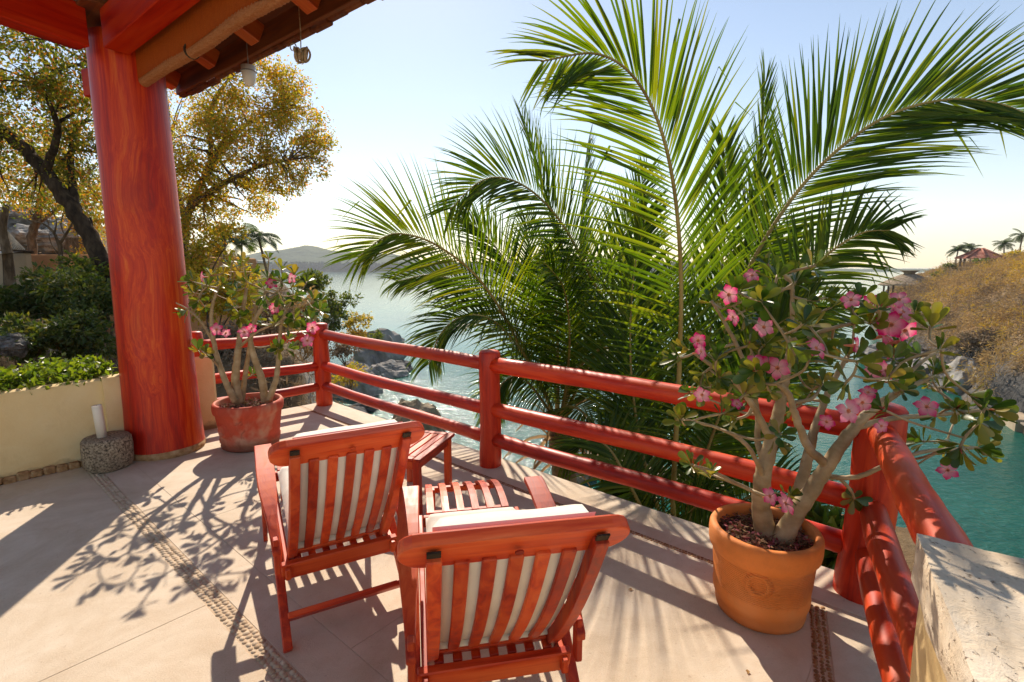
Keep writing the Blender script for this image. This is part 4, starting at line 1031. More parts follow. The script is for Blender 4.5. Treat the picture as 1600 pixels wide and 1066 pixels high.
def rot_to(d, roll=0.0):
    """rotation taking local +Y to d"""
    return (Vector(d).to_track_quat('Y', 'Z').to_matrix() @ Matrix.Rotation(roll, 3, 'Y')).to_4x4()
def desert_rose(name, base, label, limbs, tips, flowers, seed, leaf_len, n_single, flower_size, per=(6, 10)):
    t = empty(name, base, 0, label, 'potted plant', 'potted desert roses'); base = Vector(base); rd = random.Random(seed)
    skel = []
    for li, (pts, r0, r1) in enumerate(limbs):
        c = catmull([Vector(p) for p in pts], 9 * (len(pts) - 1) + 1)
        wob = [p + Vector((rd.uniform(-1, 1), rd.uniform(-1, 1), rd.uniform(-1, 1))) * r1 * .22 for p in c]; wob[0] = c[0]; wob[-1] = c[-1]
        rads = [(r0 + (r1 - r0) * (i / (len(c) - 1)) ** .8) * (1 + rd.uniform(-.05, .05)) for i in range(len(c))]
        mb = MB(); mb.tube([p - base for p in wob], rads, 12, round_end=False); mb.build('stem', M_adenium, t)
        skel += [(p, r) for p, r in zip(wob, rads)][4:]
    leaves = []
    for ti, tip in enumerate(tips):
        tip = Vector(tip)
        # grow from the stem point that is near and lies below or inside
        best = min(skel, key=lambda s: (s[0] - tip).length * (1 + max(0, (s[0].z - tip.z) * 2.0)) + .10 * s[1] / .02)
        p0, r0 = best; d = tip - p0; L = d.length
        if L > .02:
            mid = p0.lerp(tip, .5) + Vector((rd.uniform(-1, 1), rd.uniform(-1, 1), -.25 + rd.uniform(-.6, .4))) * L * .16
            c = catmull([p0, mid, tip], 8); rt = min(r0 * .8, .0075 + .012 * L)
            tw_ = MB(); tw_.tube([p - base for p in c], [rt + (.0048 - rt) * i / 7 for i in range(8)], 7); tw_.build('twig', M_adenium, t)
            for i in range(2, 8): skel.append((c[i], rt + (.0048 - rt) * i / 7))
            ax = (c[-1] - c[-3]).normalized()
        else: ax = Vector((0, 0, 1))
        ax = (ax + Vector((rd.uniform(-.3, .3), rd.uniform(-.3, .3), .35))).normalized()
        nL = rd.randint(*per); a0 = rd.uniform(0, 6.28); s = rd.uniform(.78, 1.15) * leaf_len; u = ax.orthogonal().normalized(); w = ax.cross(u)
        for k in range(nL):
            an = a0 + k * 2.399; el = R(72 - 56 * k / nL + rd.uniform(-12, 12))
            d = (ax * math.cos(el) + (u * math.cos(an) + w * math.sin(an)) * math.sin(el)).normalized()
            pos = tip - ax * .014 * (1 - k / nL) * 1.5 + ax * .004
            leaves.append((pos, d, s * rd.uniform(.7, 1.1), ax, rd.randrange(6)))
        if rd.random() < .35:
            b = link('bud', BUD, t); b.matrix_local = Matrix.Translation(tip - base) @ (ax + Vector((rd.uniform(-.6, .6), rd.uniform(-.6, .6), .2))).to_track_quat('Z', 'Y').to_matrix().to_4x4() @ Matrix.Scale(rd.uniform(.02, .04), 4)
    def lmat(pos, d, L, ax):
        y = Vector(d); z = ax - y * ax.dot(y)
        z = z.normalized() if z.length > .05 else y.orthogonal().normalized(); x = y.cross(z)
        M = Matrix((x, y, z)).transposed().to_4x4(); return Matrix.Translation(Vector(pos) - base) @ M @ Matrix.Scale(L, 4)
    leaves.sort(key=lambda l: l[0].y)
    for pos, d, L, ax, k in leaves[:n_single]:
        o = link('leaf', LEAVES[k][0], t); o.matrix_local = lmat(pos, d, L, ax)
    if leaves[n_single:]:
        mb = MB()
        for pos, d, L, ax, k in leaves[n_single:]:
            M = lmat(pos, d, L, ax); mb.add([M @ Vector(v) for v in LEAVES[k][1]], LEAVES[k][2], True)
        tag(mb.build('foliage', M_aleafm, t), kind='stuff')
    for fi, (pos, d, sc) in enumerate(flowers):
        fl = bpy.data.objects.new('flower', FLOWERS[fi % 4][0]); COL.objects.link(fl); fl.parent = t
        fl.matrix_local = Matrix.Translation(Vector(pos) - base) @ Vector(d).to_track_quat('Z', 'Y').to_matrix().to_4x4() @ Matrix.Rotation(rd.uniform(0, 6.28), 4, 'Z') @ Matrix.Scale(sc * flower_size, 4)
        tu = bpy.data.objects.new('flower_tube', FLOWERS[fi % 4][1]); COL.objects.link(tu); tu.parent = fl
    return t
rd = random.Random(77)
Y2 = P2.y
def q2(u, v, dy=0.0): return at(u, v, Y2 + dy)
limbs2 = [
    ([q2(1203, 862, .02), q2(1190, 800, .02), q2(1193, 740, .0), q2(1210, 672, .02), q2(1222, 615, .05), q2(1232, 560, .06), q2(1243, 500, .08)], .050, .011),
    ([q2(1212, 862, -.02), q2(1245, 800, -.04), q2(1282, 745, -.05), q2(1318, 690, -.06), q2(1352, 650, -.06), q2(1392, 620, -.05), q2(1440, 596, -.02)], .045, .010),
    ([q2(1225, 850, .05), q2(1248, 770, .10), q2(1262, 715, .14), q2(1276, 660, .20), q2(1300, 600, .24), q2(1330, 545, .25)], .036, .009),
    ([q2(1292, 728, -.05), q2(1264, 700, -.08), q2(1248, 665, -.10), q2(1234, 622, -.10), q2(1218, 600, -.12)], .020, .011),
    ([q2(1205, 690, .02), q2(1180, 640, -.02), q2(1150, 600, -.06), q2(1110, 570, -.08), q2(1085, 552, -.05)], .016, .006),
    ([q2(1197, 730, .0), q2(1184, 690, .08), q2(1183, 640, .12), q2(1160, 560, .15), q2(1130, 500, .14), q2(1112, 470, .12)], .016, .006),
    ([q2(1290, 745, -.02), q2(1340, 745, -.10), q2(1395, 722, -.14), q2(1450, 705, -.14), q2(1520, 700, -.12)], .012, .006),
    ([q2(1338, 668, -.06), q2(1390, 655, -.02), q2(1440, 650, .02), q2(1500, 645, .02), q2(1545, 640, .0)], .014, .006),
    ([q2(1232, 560, .06), q2(1270, 525, .02), q2(1320, 508, -.02), q2(1370, 500, -.04)], .012, .006),
    ([q2(1236, 545, .06), q2(1238, 480, .06), q2(1236, 440, .05), q2(1215, 425, .03)], .012, .006),
    ([q2(1196, 752, .0), q2(1170, 700, -.10), q2(1130, 672, -.16), q2(1068, 655, -.18)], .011, .005),
    ([q2(1192, 775, -.03), q2(1150, 755, -.10), q2(1110, 735, -.16), q2(1085, 728, -.18)], .009, .005),
    ([q2(1400, 615, -.05), q2(1430, 575, .0), q2(1470, 545, .04)], .009, .005),
]
tip_px = [(1075, 548), (1058, 560), (1098, 585), (1125, 590), (1150, 640), (1120, 560), (1110, 470), (1135, 480), (1165, 485), (1150, 455), (1190, 470), (1205, 450), (1215, 430), (1245, 440), (1250, 425), (1275, 415),
           (1240, 500), (1265, 470), (1290, 465), (1228, 545), (1235, 540), (1255, 505), (1300, 480), (1330, 480), (1345, 465), (1335, 500), (1360, 505), (1375, 480), (1310, 560), (1340, 565), (1285, 600), (1270, 610), (1255, 620), (1320, 600),
           (1370, 595), (1390, 590), (1410, 610), (1425, 580), (1450, 600), (1470, 545), (1460, 575), (1455, 510), (1430, 490), (1475, 605), (1500, 640), (1520, 620), (1545, 640), (1530, 660), (1560, 650), (1500, 700), (1480, 690), (1530, 700), (1545, 712),
           (1420, 735), (1400, 720), (1440, 690), (1150, 655), (1165, 625), (1220, 678), (1215, 690), (1090, 732), (1110, 742), (1080, 725), (1065, 655), (1095, 610), (1110, 605), (1140, 540), (1170, 540), (1195, 600), (1180, 580), (1335, 780), (1345, 770), (1235, 775),
           (1300, 530), (1280, 545), (1395, 560), (1435, 555), (1380, 640), (1460, 650), (1205, 520), (1190, 555), (1245, 580), (1265, 560)]
tip_px += [(u + rd.uniform(-26, 26), v + rd.uniform(-22, 22)) for u, v in tip_px if v < 700][::4]
tips2 = [q2(u, v, rd.uniform(-.50, .38)) for u, v in tip_px]
fl2 = [(1392, 508, 1.25), (1408, 490, 1.1), (1378, 525, 1.2), (1400, 535, 1.1), (1412, 515, 1.1), (1385, 480, 1.1), (1362, 474, .9), (1380, 550, 1.0), (1404, 470, .9), (1137, 461, .9), (1142, 497, .8), (1192, 512, .9), (1090, 533, .8), (1092, 550, .8), (1215, 576, 1.1), (1180, 568, .9), (1200, 570, .9), (1272, 546, 1.0), (1333, 540, .9), (1368, 575, 1.1), (1380, 580, .9),
       (1322, 642, 1.2), (1345, 628, 1.0), (1356, 615, .8), (1446, 637, 1.1), (1200, 776, .9), (1224, 788, 1.15), (1480, 735, .9), (1175, 432, .8), (1098, 616, .8), (1150, 632, .6), (1290, 660, .8), (1330, 470, .8), (1375, 665, .7)]
flow2 = []
for k_, (u, v, s) in enumerate(fl2):
    p = q2(u, v, rd.uniform(-.33, -.22) if k_ < 9 else rd.uniform(-.45, -.15)); flow2.append((p, Vector((rd.uniform(-.7, .7), rd.uniform(-1.1, -.3), rd.uniform(-.2, .7))), s))
desert_rose('desert_rose', (P2.x, P2.y, .36), 'desert rose with pink flowers growing in the large orange terracotta pot', limbs2, tips2, flow2, 21, .074, 290, .040, (9, 13))
Y1 = P1.y
def q1(u, v, dy=0.0): return at(u, v, Y1 + dy)
limbs1 = [
    ([q1(372, 630), q1(368, 595), q1(372, 550), q1(378, 500, .1), q1(385, 450, .15)], .045, .012),
    ([q1(368, 628, -.05), q1(350, 590, -.08), q1(336, 545, -.1), q1(330, 490, -.12), q1(340, 450, -.1)], .030, .010),
    ([q1(378, 628, .05), q1(384, 580, .08), q1(392, 530, .1), q1(400, 480, .12), q1(420, 450, .15)], .026, .009),
    ([q1(415, 628, .02), q1(408, 590, .0), q1(396, 555, -.03), q1(392, 520, -.05), q1(410, 480, -.05), q1(440, 450, -.02)], .036, .010),
    ([q1(420, 625, -.02), q1(432, 590, -.04), q1(436, 545, -.04), q1(440, 505, -.05), q1(455, 470, -.02)], .028, .010),
    ([q1(372, 545, .0), q1(400, 520, -.12), q1(440, 500, -.16), q1(480, 470, -.16)], .012, .006),
    ([q1(336, 540, -.1), q1(315, 505, -.12), q1(295, 485, -.15), q1(275, 473, -.2)], .010, .005),
    ([q1(344, 575, -.09), q1(325, 555, -.2), q1(312, 545, -.25)], .010, .006),
]
tip1 = [(272, 473), (310, 548), (322, 552), (300, 440), (315, 450), (330, 430), (345, 445), (360, 470), (365, 480), (350, 425), (385, 440), (395, 425), (410, 450), (420, 435), (380, 410), (440, 440), (435, 460), (455, 450), (460, 430), (470, 470), (445, 480), (478, 480), (460, 500), (440, 505), (425, 540), (435, 545), (450, 530), (470, 515), (485, 500), (405, 480), (400, 500), (320, 480), (310, 470), (420, 405), (440, 420), (395, 585), (450, 545), (490, 470), (500, 485), (325, 455), (370, 455), (480, 440)]
tip1 += [(u + rd.uniform(-20, 20), v + rd.uniform(-18, 18)) for u, v in tip1 if v < 520][::3]
tips1 = [q1(u, v, rd.uniform(-.35, .35)) for u, v in tip1]
fl1 = [(340, 515, 1.3), (382, 520, 1.2), (393, 513, 1.0), (489, 512, 1.3), (480, 533, 1.3), (430, 482, 1.2), (318, 433, 1.0), (457, 435, 1.0), (424, 444, 1.1), (353, 520, .9)]
flow1 = [(q1(u, v, rd.uniform(-.38, -.22)), Vector((rd.uniform(-.6, .6), rd.uniform(-1.1, -.4), rd.uniform(-.1, .5))), s) for u, v, s in fl1]
desert_rose('desert_rose', (P1.x, P1.y, .34), 'sparse desert rose growing in the weathered red clay pot by the column', limbs1, tips1, flow1, 33, .098, 240, .043, (8, 12))

# ------------------------------------------------------------------ big coconut palms below the terrace
def make_frond(parent, origin, pts, nrm, L, n, seed, split=False, ang=(68, 28), droop=.30, lift=.20, r0=.020, w0=.025, bend_p=.06, start=.14, asym=(1, 1), ang_r=None, name='frond'):
    rd = random.Random(seed); origin = Vector(origin); n = int(n * (1.55 if split else 2.1))
    C = catmull(pts, 60); nrm = Vector(nrm).normalized()
    holder = MB(); holder.tube([p - origin for p in C], [r0 * (1 - .86 * (i / 59)) + .002 for i in range(60)], 8)
    fr = holder.build(name, M_rachis, parent)
    mass = MB()
    for i in range(n):
        for s in (-1, 1):
            t = start + (1 - start) * ((i + rd.uniform(-.15, .15)) / (n - 1)); t = max(start, min(.995, t))
            k = t * 59; a = int(k); f = k - a; p = C[a].lerp(C[min(a + 1, 59)], f); T = (C[min(a + 2, 59)] - C[max(a - 1, 0)]).normalized()
            N = nrm - T * nrm.dot(T); N = N.normalized() if N.length > .05 else T.orthogonal().normalized()
            S = T.cross(N) * s
            prof = min(1.0, .42 + 2.6 * (t - start)) * (1.0 if t < .55 else 1.0 - .62 * ((t - .55) / .45) ** 1.3)
            ln = L * prof * rd.uniform(.88, 1.08) * asym[0 if s < 0 else 1]
            ag = ang_r if (ang_r and s > 0) else ang; an = R(ag[0] + (ag[1] - ag[0]) * t + rd.uniform(-5, 5))
            d = (T * math.cos(an) + S * math.sin(an) + N * (lift + rd.uniform(-.10, .10))).normalized()
            w = w0 * (.55 + .45 * prof) * rd.uniform(.8, 1.15); seg = 6; q = p.copy(); vs = []
            kink = rd.randint(2, 4) if rd.random() < bend_p else -1; dr_ = droop * rd.uniform(.6, 1.4)
            wp = [.30, .95, 1.0, .88, .66, .36, .03]
            for j in range(seg + 1):
                X = d.cross(N); X = X.normalized() if X.length > .05 else d.orthogonal().normalized(); Z = X.cross(d)
                hw = w * .5 * wp[j]
                vs += [q - X * hw + Z * hw * .85, q, q + X * hw + Z * hw * .85]
                q = q + d * (ln / seg)
                d = (d + Vector((0, 0, -dr_ * (j + 1) / seg * .55))).normalized()
                if j == kink: d = (d + Vector((rd.uniform(-.3, .3), rd.uniform(-.2, .2), -1.5))).normalized()
            fs = [x for j in range(seg) for x in ((j * 3, j * 3 + 1, j * 3 + 4, j * 3 + 3), (j * 3 + 1, j * 3 + 2, j * 3 + 5, j * 3 + 4))]
            if split:
                m1 = MB(); m1.add([v - origin for v in vs], fs, True); m1.build('leaflet', M_palm1, fr)
            else: mass.add([v - origin for v in vs], fs, True)
    if not split: tag(mass.build('leaflets', M_palm, fr), kind='stuff')
    return fr
def px3(lst): return [at(u, v, Y) for u, v, Y in lst]
def palm_trunk(t, origin, top, foot, r, seed):
    rd = random.Random(seed); origin = Vector(origin); C = catmull([foot, foot.lerp(top, .5) + Vector((.15, .1, 0)), top], 50)
    rads = [r * (1.25 - .35 * i / 49) * (1 + .05 * math.sin(i * 2.1) + rd.uniform(-.03, .03)) for i in range(50)]
    mb = MB(); mb.tube([p - origin for p in C], rads, 14); mb.build('trunk', M_palmbark, t)
def sheaths(t, origin, c, n, seed, L=.75):
    """dry leaf bases and fibre hanging round the crown"""
    rd = random.Random(seed); origin = Vector(origin)
    for i in range(n):
        a = rd.uniform(0, 6.28); d = Vector((math.cos(a), math.sin(a), rd.uniform(-.5, 1.5))).normalized(); p = c + Vector((math.cos(a), math.sin(a), 0)) * .10 + Vector((0, 0, rd.uniform(-.55, .15)))
        vs = []; k = 6; ln = L * rd.uniform(.5, 1.1); w = rd.uniform(.05, .12)
        X = d.cross(Vector((0, 0, 1))).normalized(); q = p.copy()
        for j in range(k + 1):
            hw = w * (1, .9, .75, .6, .5, .35, .05)[j] * .5; Z = X.cross(d)
            vs += [q - X * hw + Z * hw * .5, q, q + X * hw + Z * hw * .5]
            q = q + d * ln / k; d = (d + Vector((rd.uniform(-.08, .08), rd.uniform(-.08, .08), -.26))).normalized()
        mb = MB(); mb.add([v - origin for v in vs], [x for j in range(k) for x in ((j * 3, j * 3 + 1, j * 3 + 4, j * 3 + 3), (j * 3 + 1, j * 3 + 2, j * 3 + 5, j * 3 + 4))], True)
        mb.build('dry_sheath', M_sheath, t)
# palm in front of the middle post
crA = at(872, 668, 6.4); orA = crA
pA = empty('coconut_palm', tuple(orA), 0, 'coconut palm just beyond the middle railing post with drooping fronds', 'palm tree')
palm_trunk(pA, orA, crA + Vector((0, 0, .1)), Vector((crA.x + .4, crA.y + .6, -6.4)), .17, 3)
sheaths(pA, orA, crA, 34, 5)
VD = Vector((0, -1, .12))
def nmix(x, y, z): return Vector((x, y, z)).normalized()
make_frond(pA, orA, [crA] + px3([(845, 600, 6.3), (812, 540, 6.0), (776, 474, 5.8), (735, 422, 5.6), (678, 381, 5.4), (632, 366, 5.3), (600, 371, 5.2), (560, 402, 5.1)]), nmix(.25, -1, .5), .98, 58, 101, True, (72, 26), .20)
make_frond(pA, orA, [crA] + px3([(905, 600, 6.3), (940, 470, 6.1), (912, 410, 5.9), (875, 343, 5.7), (838, 305, 5.5), (800, 281, 5.3), (755, 280, 5.1), (702, 328, 5.0)][0:1] + [(950, 500, 6.1), (920, 428, 5.9), (885, 360, 5.7), (842, 308, 5.5), (795, 280, 5.3), (750, 284, 5.2), (703, 328, 5.1)]), nmix(.4, -1, .35), .95, 56, 102, False, (70, 26), .24)
make_frond(pA, orA, [crA] + px3([(850, 610, 6.2), (812, 545, 5.9), (768, 500, 5.6), (725, 495, 5.5), (690, 520, 5.4), (670, 570, 5.3)]), nmix(.1, -.6, 1), .75, 44, 103, False, (72, 30), .5)
make_frond(pA, orA, [crA] + px3([(872, 600, 6.5), (871, 520, 6.3), (866, 440, 6.0), (858, 380, 5.6)]), nmix(.1, -1, .3), .85, 40, 104, False, (65, 25), .3)
make_frond(pA, orA, [crA] + px3([(892, 580, 6.9), (905, 450, 7.2), (908, 340, 7.5), (918, 225, 7.8)]), nmix(1, -.25, .1), .95, 44, 105, False, (48, 18), .12)
make_frond(pA, orA, [crA] + px3([(900, 560, 6.6), (885, 420, 6.8), (852, 300, 6.8), (816, 188, 6.8)]), nmix(.9, -.6, .1), .90, 46, 106, False, (50, 18), .14)
make_frond(pA, orA, [crA] + px3([(860, 560, 6.7), (815, 450, 6.9), (765, 375, 7.1), (722, 340, 7.2)]), nmix(.4, -.9, .3), .85, 40, 107, False, (60, 25), .3)
make_frond(pA, orA, [crA] + px3([(895, 590, 6.2), (940, 545, 5.9), (975, 560, 5.6), (1000, 620, 5.4), (1012, 690, 5.3)]), nmix(-.2, -.8, .6), .70, 38, 108, False, (72, 32), .45)
make_frond(pA, orA, [crA] + px3([(850, 630, 6.1), (815, 590, 5.9), (785, 600, 5.8), (765, 650, 5.7)]), nmix(0, -.7, .8), .62, 32, 109, False, (75, 35), .6)
make_frond(pA, orA, [crA] + px3([(880, 640, 6.0), (905, 640, 5.6), (940, 680, 5.3), (960, 750, 5.1)]), nmix(0, -.7, .8), .62, 34, 110, False, (75, 35), .5)
make_frond(pA, orA, [crA] + px3([(905, 570, 6.8), (950, 430, 7.2), (985, 340, 7.5), (1010, 270, 7.7)]), nmix(-.3, -1, .1), .9, 40, 111, False, (52, 22), .2)
make_frond(pA, orA, [crA] + px3([(870, 560, 6.9), (845, 470, 7.2), (830, 400, 7.4), (820, 340, 7.6)]), nmix(.5, -.8, .1), .85, 36, 112, False, (60, 25), .25)
# palm nearer the right corner, its crown below the floor
crB = at(1062, 905, 4.35); orB = crB
pB = empty('coconut_palm', tuple(orB), 0, 'tall coconut palm behind the orange pot, fronds arching above the railing', 'palm tree')
palm_trunk(pB, orB, crB + Vector((0, 0, .05)), Vector((crB.x + .5, crB.y + 1.2, -6.2)), .17, 8)
sheaths(pB, orB, crB, 16, 9, .6)
make_frond(pB, orB, [crB] + px3([(1052, 800, 4.35), (1056, 690, 4.3), (1062, 560, 4.25), (1064, 430, 4.2), (1054, 300, 4.15), (1030, 195, 4.1), (988, 118, 4.05), (930, 84, 3.95), (845, 96, 3.8)]), nmix(.05, -1, .10), 1.12, 66, 201, True, (80, 38), .20, .10, .026, .027, .06, .22, (1.0, 1.05), (58, 14))
make_frond(pB, orB, [crB] + px3([(1080, 760, 4.5), (1118, 560, 4.6), (1168, 425, 4.55), (1232, 318, 4.5), (1300, 242, 4.4), (1385, 182, 4.3), (1480, 156, 4.2), (1570, 165, 4.1), (1650, 205, 4.0)]), nmix(-.25, -1, .25), 1.05, 64, 202, False, (66, 22), .16, .12, .024, .026, .04, .26)
make_frond(pB, orB, [crB] + px3([(1085, 780, 4.7), (1120, 620, 5.0), (1165, 430, 5.3), (1186, 290, 5.5), (1194, 130, 5.7)]), nmix(.5, -.9, .1), 1.0, 56, 203, False, (40, 14), .10, .1, .022, .028, .05, .3)
make_frond(pB, orB, [crB] + px3([(1095, 760, 4.4), (1160, 570, 4.3), (1230, 460, 4.2), (1290, 400, 4.1), (1345, 365, 4.0), (1390, 360, 3.9)]), nmix(-.35, -1, .15), .62, 26, 204, False, (62, 30), .35, .05, .018, .026, .30, .3)
make_frond(pB, orB, [crB] + px3([(1030, 800, 4.5), (1000, 690, 4.7), (985, 560, 4.9), (990, 430, 5.1), (1010, 330, 5.2)]), nmix(.2, -1, .1), .85, 46, 206, False, (66, 25), .25, .12, .02, .038, .06, .25)
make_frond(pB, orB, [crB] + px3([(1078, 800, 4.4), (1110, 690, 4.3), (1150, 590, 4.25), (1200, 520, 4.2), (1260, 480, 4.1)]), nmix(-.2, -.9, .3), .75, 46, 207, False, (70, 30), .30, .12, .018, .036, .06, .25)
make_frond(pB, orB, [crB] + px3([(1020, 830, 4.2), (985, 760, 4.1), (950, 700, 4.3), (915, 690, 4.5), (880, 720, 4.7)]), nmix(.1, -.7, .7), .62, 36, 208, False, (74, 34), .5)
make_frond(pB, orB, [crB] + px3([(1085, 790, 4.6), (1130, 670, 4.9), (1180, 560, 5.2), (1210, 470, 5.4), (1225, 380, 5.6)]), nmix(-.3, -1, .2), .9, 46, 209, False, (62, 24), .25, .12, .02, .04, .06, .25)
make_frond(pB, orB, [crB] + px3([(1100, 850, 4.3), (1150, 790, 4.3), (1200, 770, 4.2), (1260, 790, 4.1), (1300, 840, 4.0)]), nmix(-.1, -.6, .8), .6, 38, 210, False, (74, 34), .5)
make_frond(pB, orB, [crB] + px3([(1060, 840, 4.2), (1080, 800, 3.9), (1110, 790, 3.7), (1140, 830, 3.5)]), nmix(-.1, -.6, .8), .5, 30, 211, False, (74, 34), .5)
make_frond(pB, orB, [crB] + px3([(1040, 820, 4.7), (1030, 680, 5.1), (1040, 540, 5.5), (1050, 420, 5.8)]), nmix(0, -1, .2), .95, 46, 212, False, (66, 28), .2)
make_frond(pB, orB, [crB] + px3([(1095, 790, 4.9), (1150, 650, 5.3), (1200, 560, 5.6), (1260, 500, 5.8), (1330, 480, 5.9)]), nmix(-.3, -.9, .3), .9, 44, 213, False, (66, 28), .3)

make_frond(pB, orB, [crB] + px3([(1060, 790, 4.8), (1085, 620, 5.2), (1120, 470, 5.5), (1135, 330, 5.8), (1130, 220, 6.0)]), nmix(.2, -1, .1), 1.0, 46, 215, False, (58, 22), .2, .1, .02, .034, .05, .25)
make_frond(pA, orA, [crA] + px3([(840, 590, 6.4), (800, 510, 6.3), (740, 455, 6.2), (680, 430, 6.1), (620, 440, 6.0)]), nmix(.2, -.8, .6), .8, 40, 115, False, (70, 28), .4)
make_frond(pA, orA, [crA] + px3([(915, 580, 6.5), (960, 500, 6.5), (1010, 470, 6.4), (1050, 490, 6.3)]), nmix(-.2, -.8, .6), .8, 36, 116, False, (70, 28), .45)
make_frond(pA, orA, [crA] + px3([(885, 600, 6.0), (890, 520, 5.7), (880, 450, 5.4), (850, 410, 5.1)]), nmix(.2, -.9, .4), .75, 36, 117, False, (66, 28), .4)
# ------------------------------------------------------------------ trees and shrubs
def clump_leaves(clumps, rs, leaf, aspect=.5, sub=.30, nsub=14):
    """clumps: (centre, radius (3), count) -> leaf mesh arrays; leaves gather in sub-clumps with gaps between"""
    Vs = []; Fs = []; b = 0
    for c, rad, n in clumps:
        rad = np.array(rad if hasattr(rad, '__len__') else (rad, rad, rad)); c = np.array(c)
        k = max(4, int(nsub)); sc = rs.normal(size=(k, 3)); sc /= np.linalg.norm(sc, axis=1, keepdims=True); sc *= rs.uniform(.35, 1.0, (k, 1)) ** .6
        w = rs.randint(0, k, n); P = sc[w] + rs.normal(size=(n, 3)) * sub * .62
        D = P - .0 + rs.normal(size=(n, 3)) * .9 + np.array([0, 0, -.25])
        P = c + P * rad; L = leaf * rs.uniform(.6, 1.25, n)
        V, F = leaf_cards(P, D, L, L * aspect, rs); Vs.append(V); Fs.append(F + b); b += len(V)
    return np.concatenate(Vs), np.concatenate(Fs)
def make_tree(name, label, foot, limbs, clumps, leaf, mleaf, mbark, seed, twig_r=.018, group=None, cat='tree', aspect=.5, nsub=14):
    t = empty(name, tuple(foot), 0, label, cat, group); foot = Vector(foot); rd = random.Random(seed); rs = np.random.RandomState(seed)
    mb = MB(); skel = []
    for pts, r0, r1 in limbs:
        c = catmull(pts, 8 * (len(pts) - 1) + 1); n = len(c)
        c = [p + Vector((rd.uniform(-1, 1), rd.uniform(-1, 1), rd.uniform(-1, 1))) * r1 * .35 for p in c]
        ra = [r0 + (r1 - r0) * i / (n - 1) for i in range(n)]; mb.tube([p - foot for p in c], ra, 9); skel += list(zip(c, ra))[3:]
    for c, rad, n in clumps:                                         # twigs into every clump
        r_ = max(rad) if hasattr(rad, '__len__') else rad
        for k in range(5):
            e = Vector(c) + Vector((rd.uniform(-1, 1), rd.uniform(-1, 1), rd.uniform(-1, 1))) * r_ * .7
            p0, rr = min(skel, key=lambda s: (s[0] - e).length); m_ = p0.lerp(e, .55) + Vector((rd.uniform(-1, 1), rd.uniform(-1, 1), rd.uniform(-.2, 1))) * (e - p0).length * .15
            c_ = catmull([p0, m_, e], 7); r0 = min(rr * .7, twig_r * 2.2)
            mb.tube([p - foot for p in c_], [r0 + (twig_r * .35 - r0) * i / 6 for i in range(7)], 5)
    mb.build('trunk', mbark, t)
    V, F = clump_leaves(clumps, rs, leaf, aspect, nsub=nsub); V = V - np.array(foot)
    link('crown', fast_mesh('crown', V, F), t, mleaf); return t
rt = random.Random(5)
def cl(u, v, Y, rpx, n, flat=.8):
    r = rpx * Y / FPX; return (at(u, v, Y), (r, r, r * flat), int(n * 1.2))

# dark leaning tree at the far left
YA = 11.5
make_tree('leaning_tree', 'dark leafy tree with a thick leaning trunk left of the column', at(196, 470, YA) + Vector((0, 0, -.4)),
    [([at(200, 480, YA), at(165, 420, YA), at(120, 335, YA), at(70, 270, YA), at(20, 215, YA), at(-60, 150, YA)], .20, .10),
     ([at(120, 335, YA), at(110, 260, YA + .5), at(120, 190, YA + 1)], .10, .04), ([at(70, 270, YA), at(90, 200, YA - .5), at(60, 130, YA - 1)], .09, .03),
     ([at(60, 130, YA - 1), at(100, 105, YA - 1), at(140, 100, YA - 1)], .05, .03), ([at(165, 420, YA), at(150, 380, YA + .4), at(140, 340, YA + .5)], .05, .03)],
    [cl(30, 90, YA - 1, 75, 2600), cl(110, 130, YA - 1, 60, 2000), cl(-40, 160, YA, 90, 2200), cl(60, 210, YA, 75, 2600), cl(130, 235, YA + 1, 60, 1800), cl(10, 290, YA + .5, 60, 1300), cl(100, 60, YA - 2, 60, 1500), cl(-30, 40, YA - 1, 90, 1800), cl(150, 180, YA + .5, 45, 1300), cl(100, 290, YA + 1.5, 55, 1000)],
    .085, M_treeA, M_barkd, 41, .02)
# orange-tinged tree right of the column
YB = 14.0
limbsB = [([at(285, 480, YB) + Vector((0, 0, -.6)), at(285, 400, YB), at(292, 340, YB), at(318, 280, YB), at(350, 220, YB)], .17, .06),
          ([at(292, 350, YB), at(275, 290, YB + .6), at(262, 230, YB + 1)], .10, .04), ([at(300, 320, YB), at(345, 290, YB - .8), at(400, 262, YB - 1), at(450, 250, YB - 1)], .09, .03),
          ([at(318, 280, YB), at(380, 200, YB + .5), at(440, 170, YB + .6)], .07, .03), ([at(330, 255, YB), at(330, 170, YB), at(360, 120, YB)], .07, .03)]
make_tree('autumn_tree', 'spreading tree with orange and yellow-green leaves just right of the column', at(285, 480, YB) + Vector((0, 0, -.6)), limbsB,
    [cl(330, 150, YB, 62, 2300), cl(400, 140, YB + .5, 60, 2400), cl(455, 165, YB + .5, 44, 1500), cl(440, 215, YB, 55, 2200), cl(492, 225, YB - .2, 32, 800, .7), cl(380, 225, YB - 1, 60, 2400), cl(300, 215, YB, 60, 2000), cl(430, 262, YB - 1, 48, 1500), cl(485, 262, YB - .5, 24, 420), cl(340, 290, YB - 1, 50, 1500), cl(410, 300, YB - .5, 32, 500), cl(395, 105, YB + 1, 40, 900), cl(450, 130, YB + .5, 30, 600), cl(270, 300, YB, 45, 1200), cl(262, 160, YB + 1, 50, 1200), cl(470, 195, YB, 40, 900), cl(360, 180, YB - .5, 55, 1500), cl(300, 345, YB - 1, 42, 1500), cl(345, 335, YB, 36, 900), cl(290, 260, YB - 1, 45, 1500), cl(385, 310, YB, 40, 900), cl(450, 285, YB - .5, 26, 350)],
    .085, M_treeB, M_bark, 42, .02)
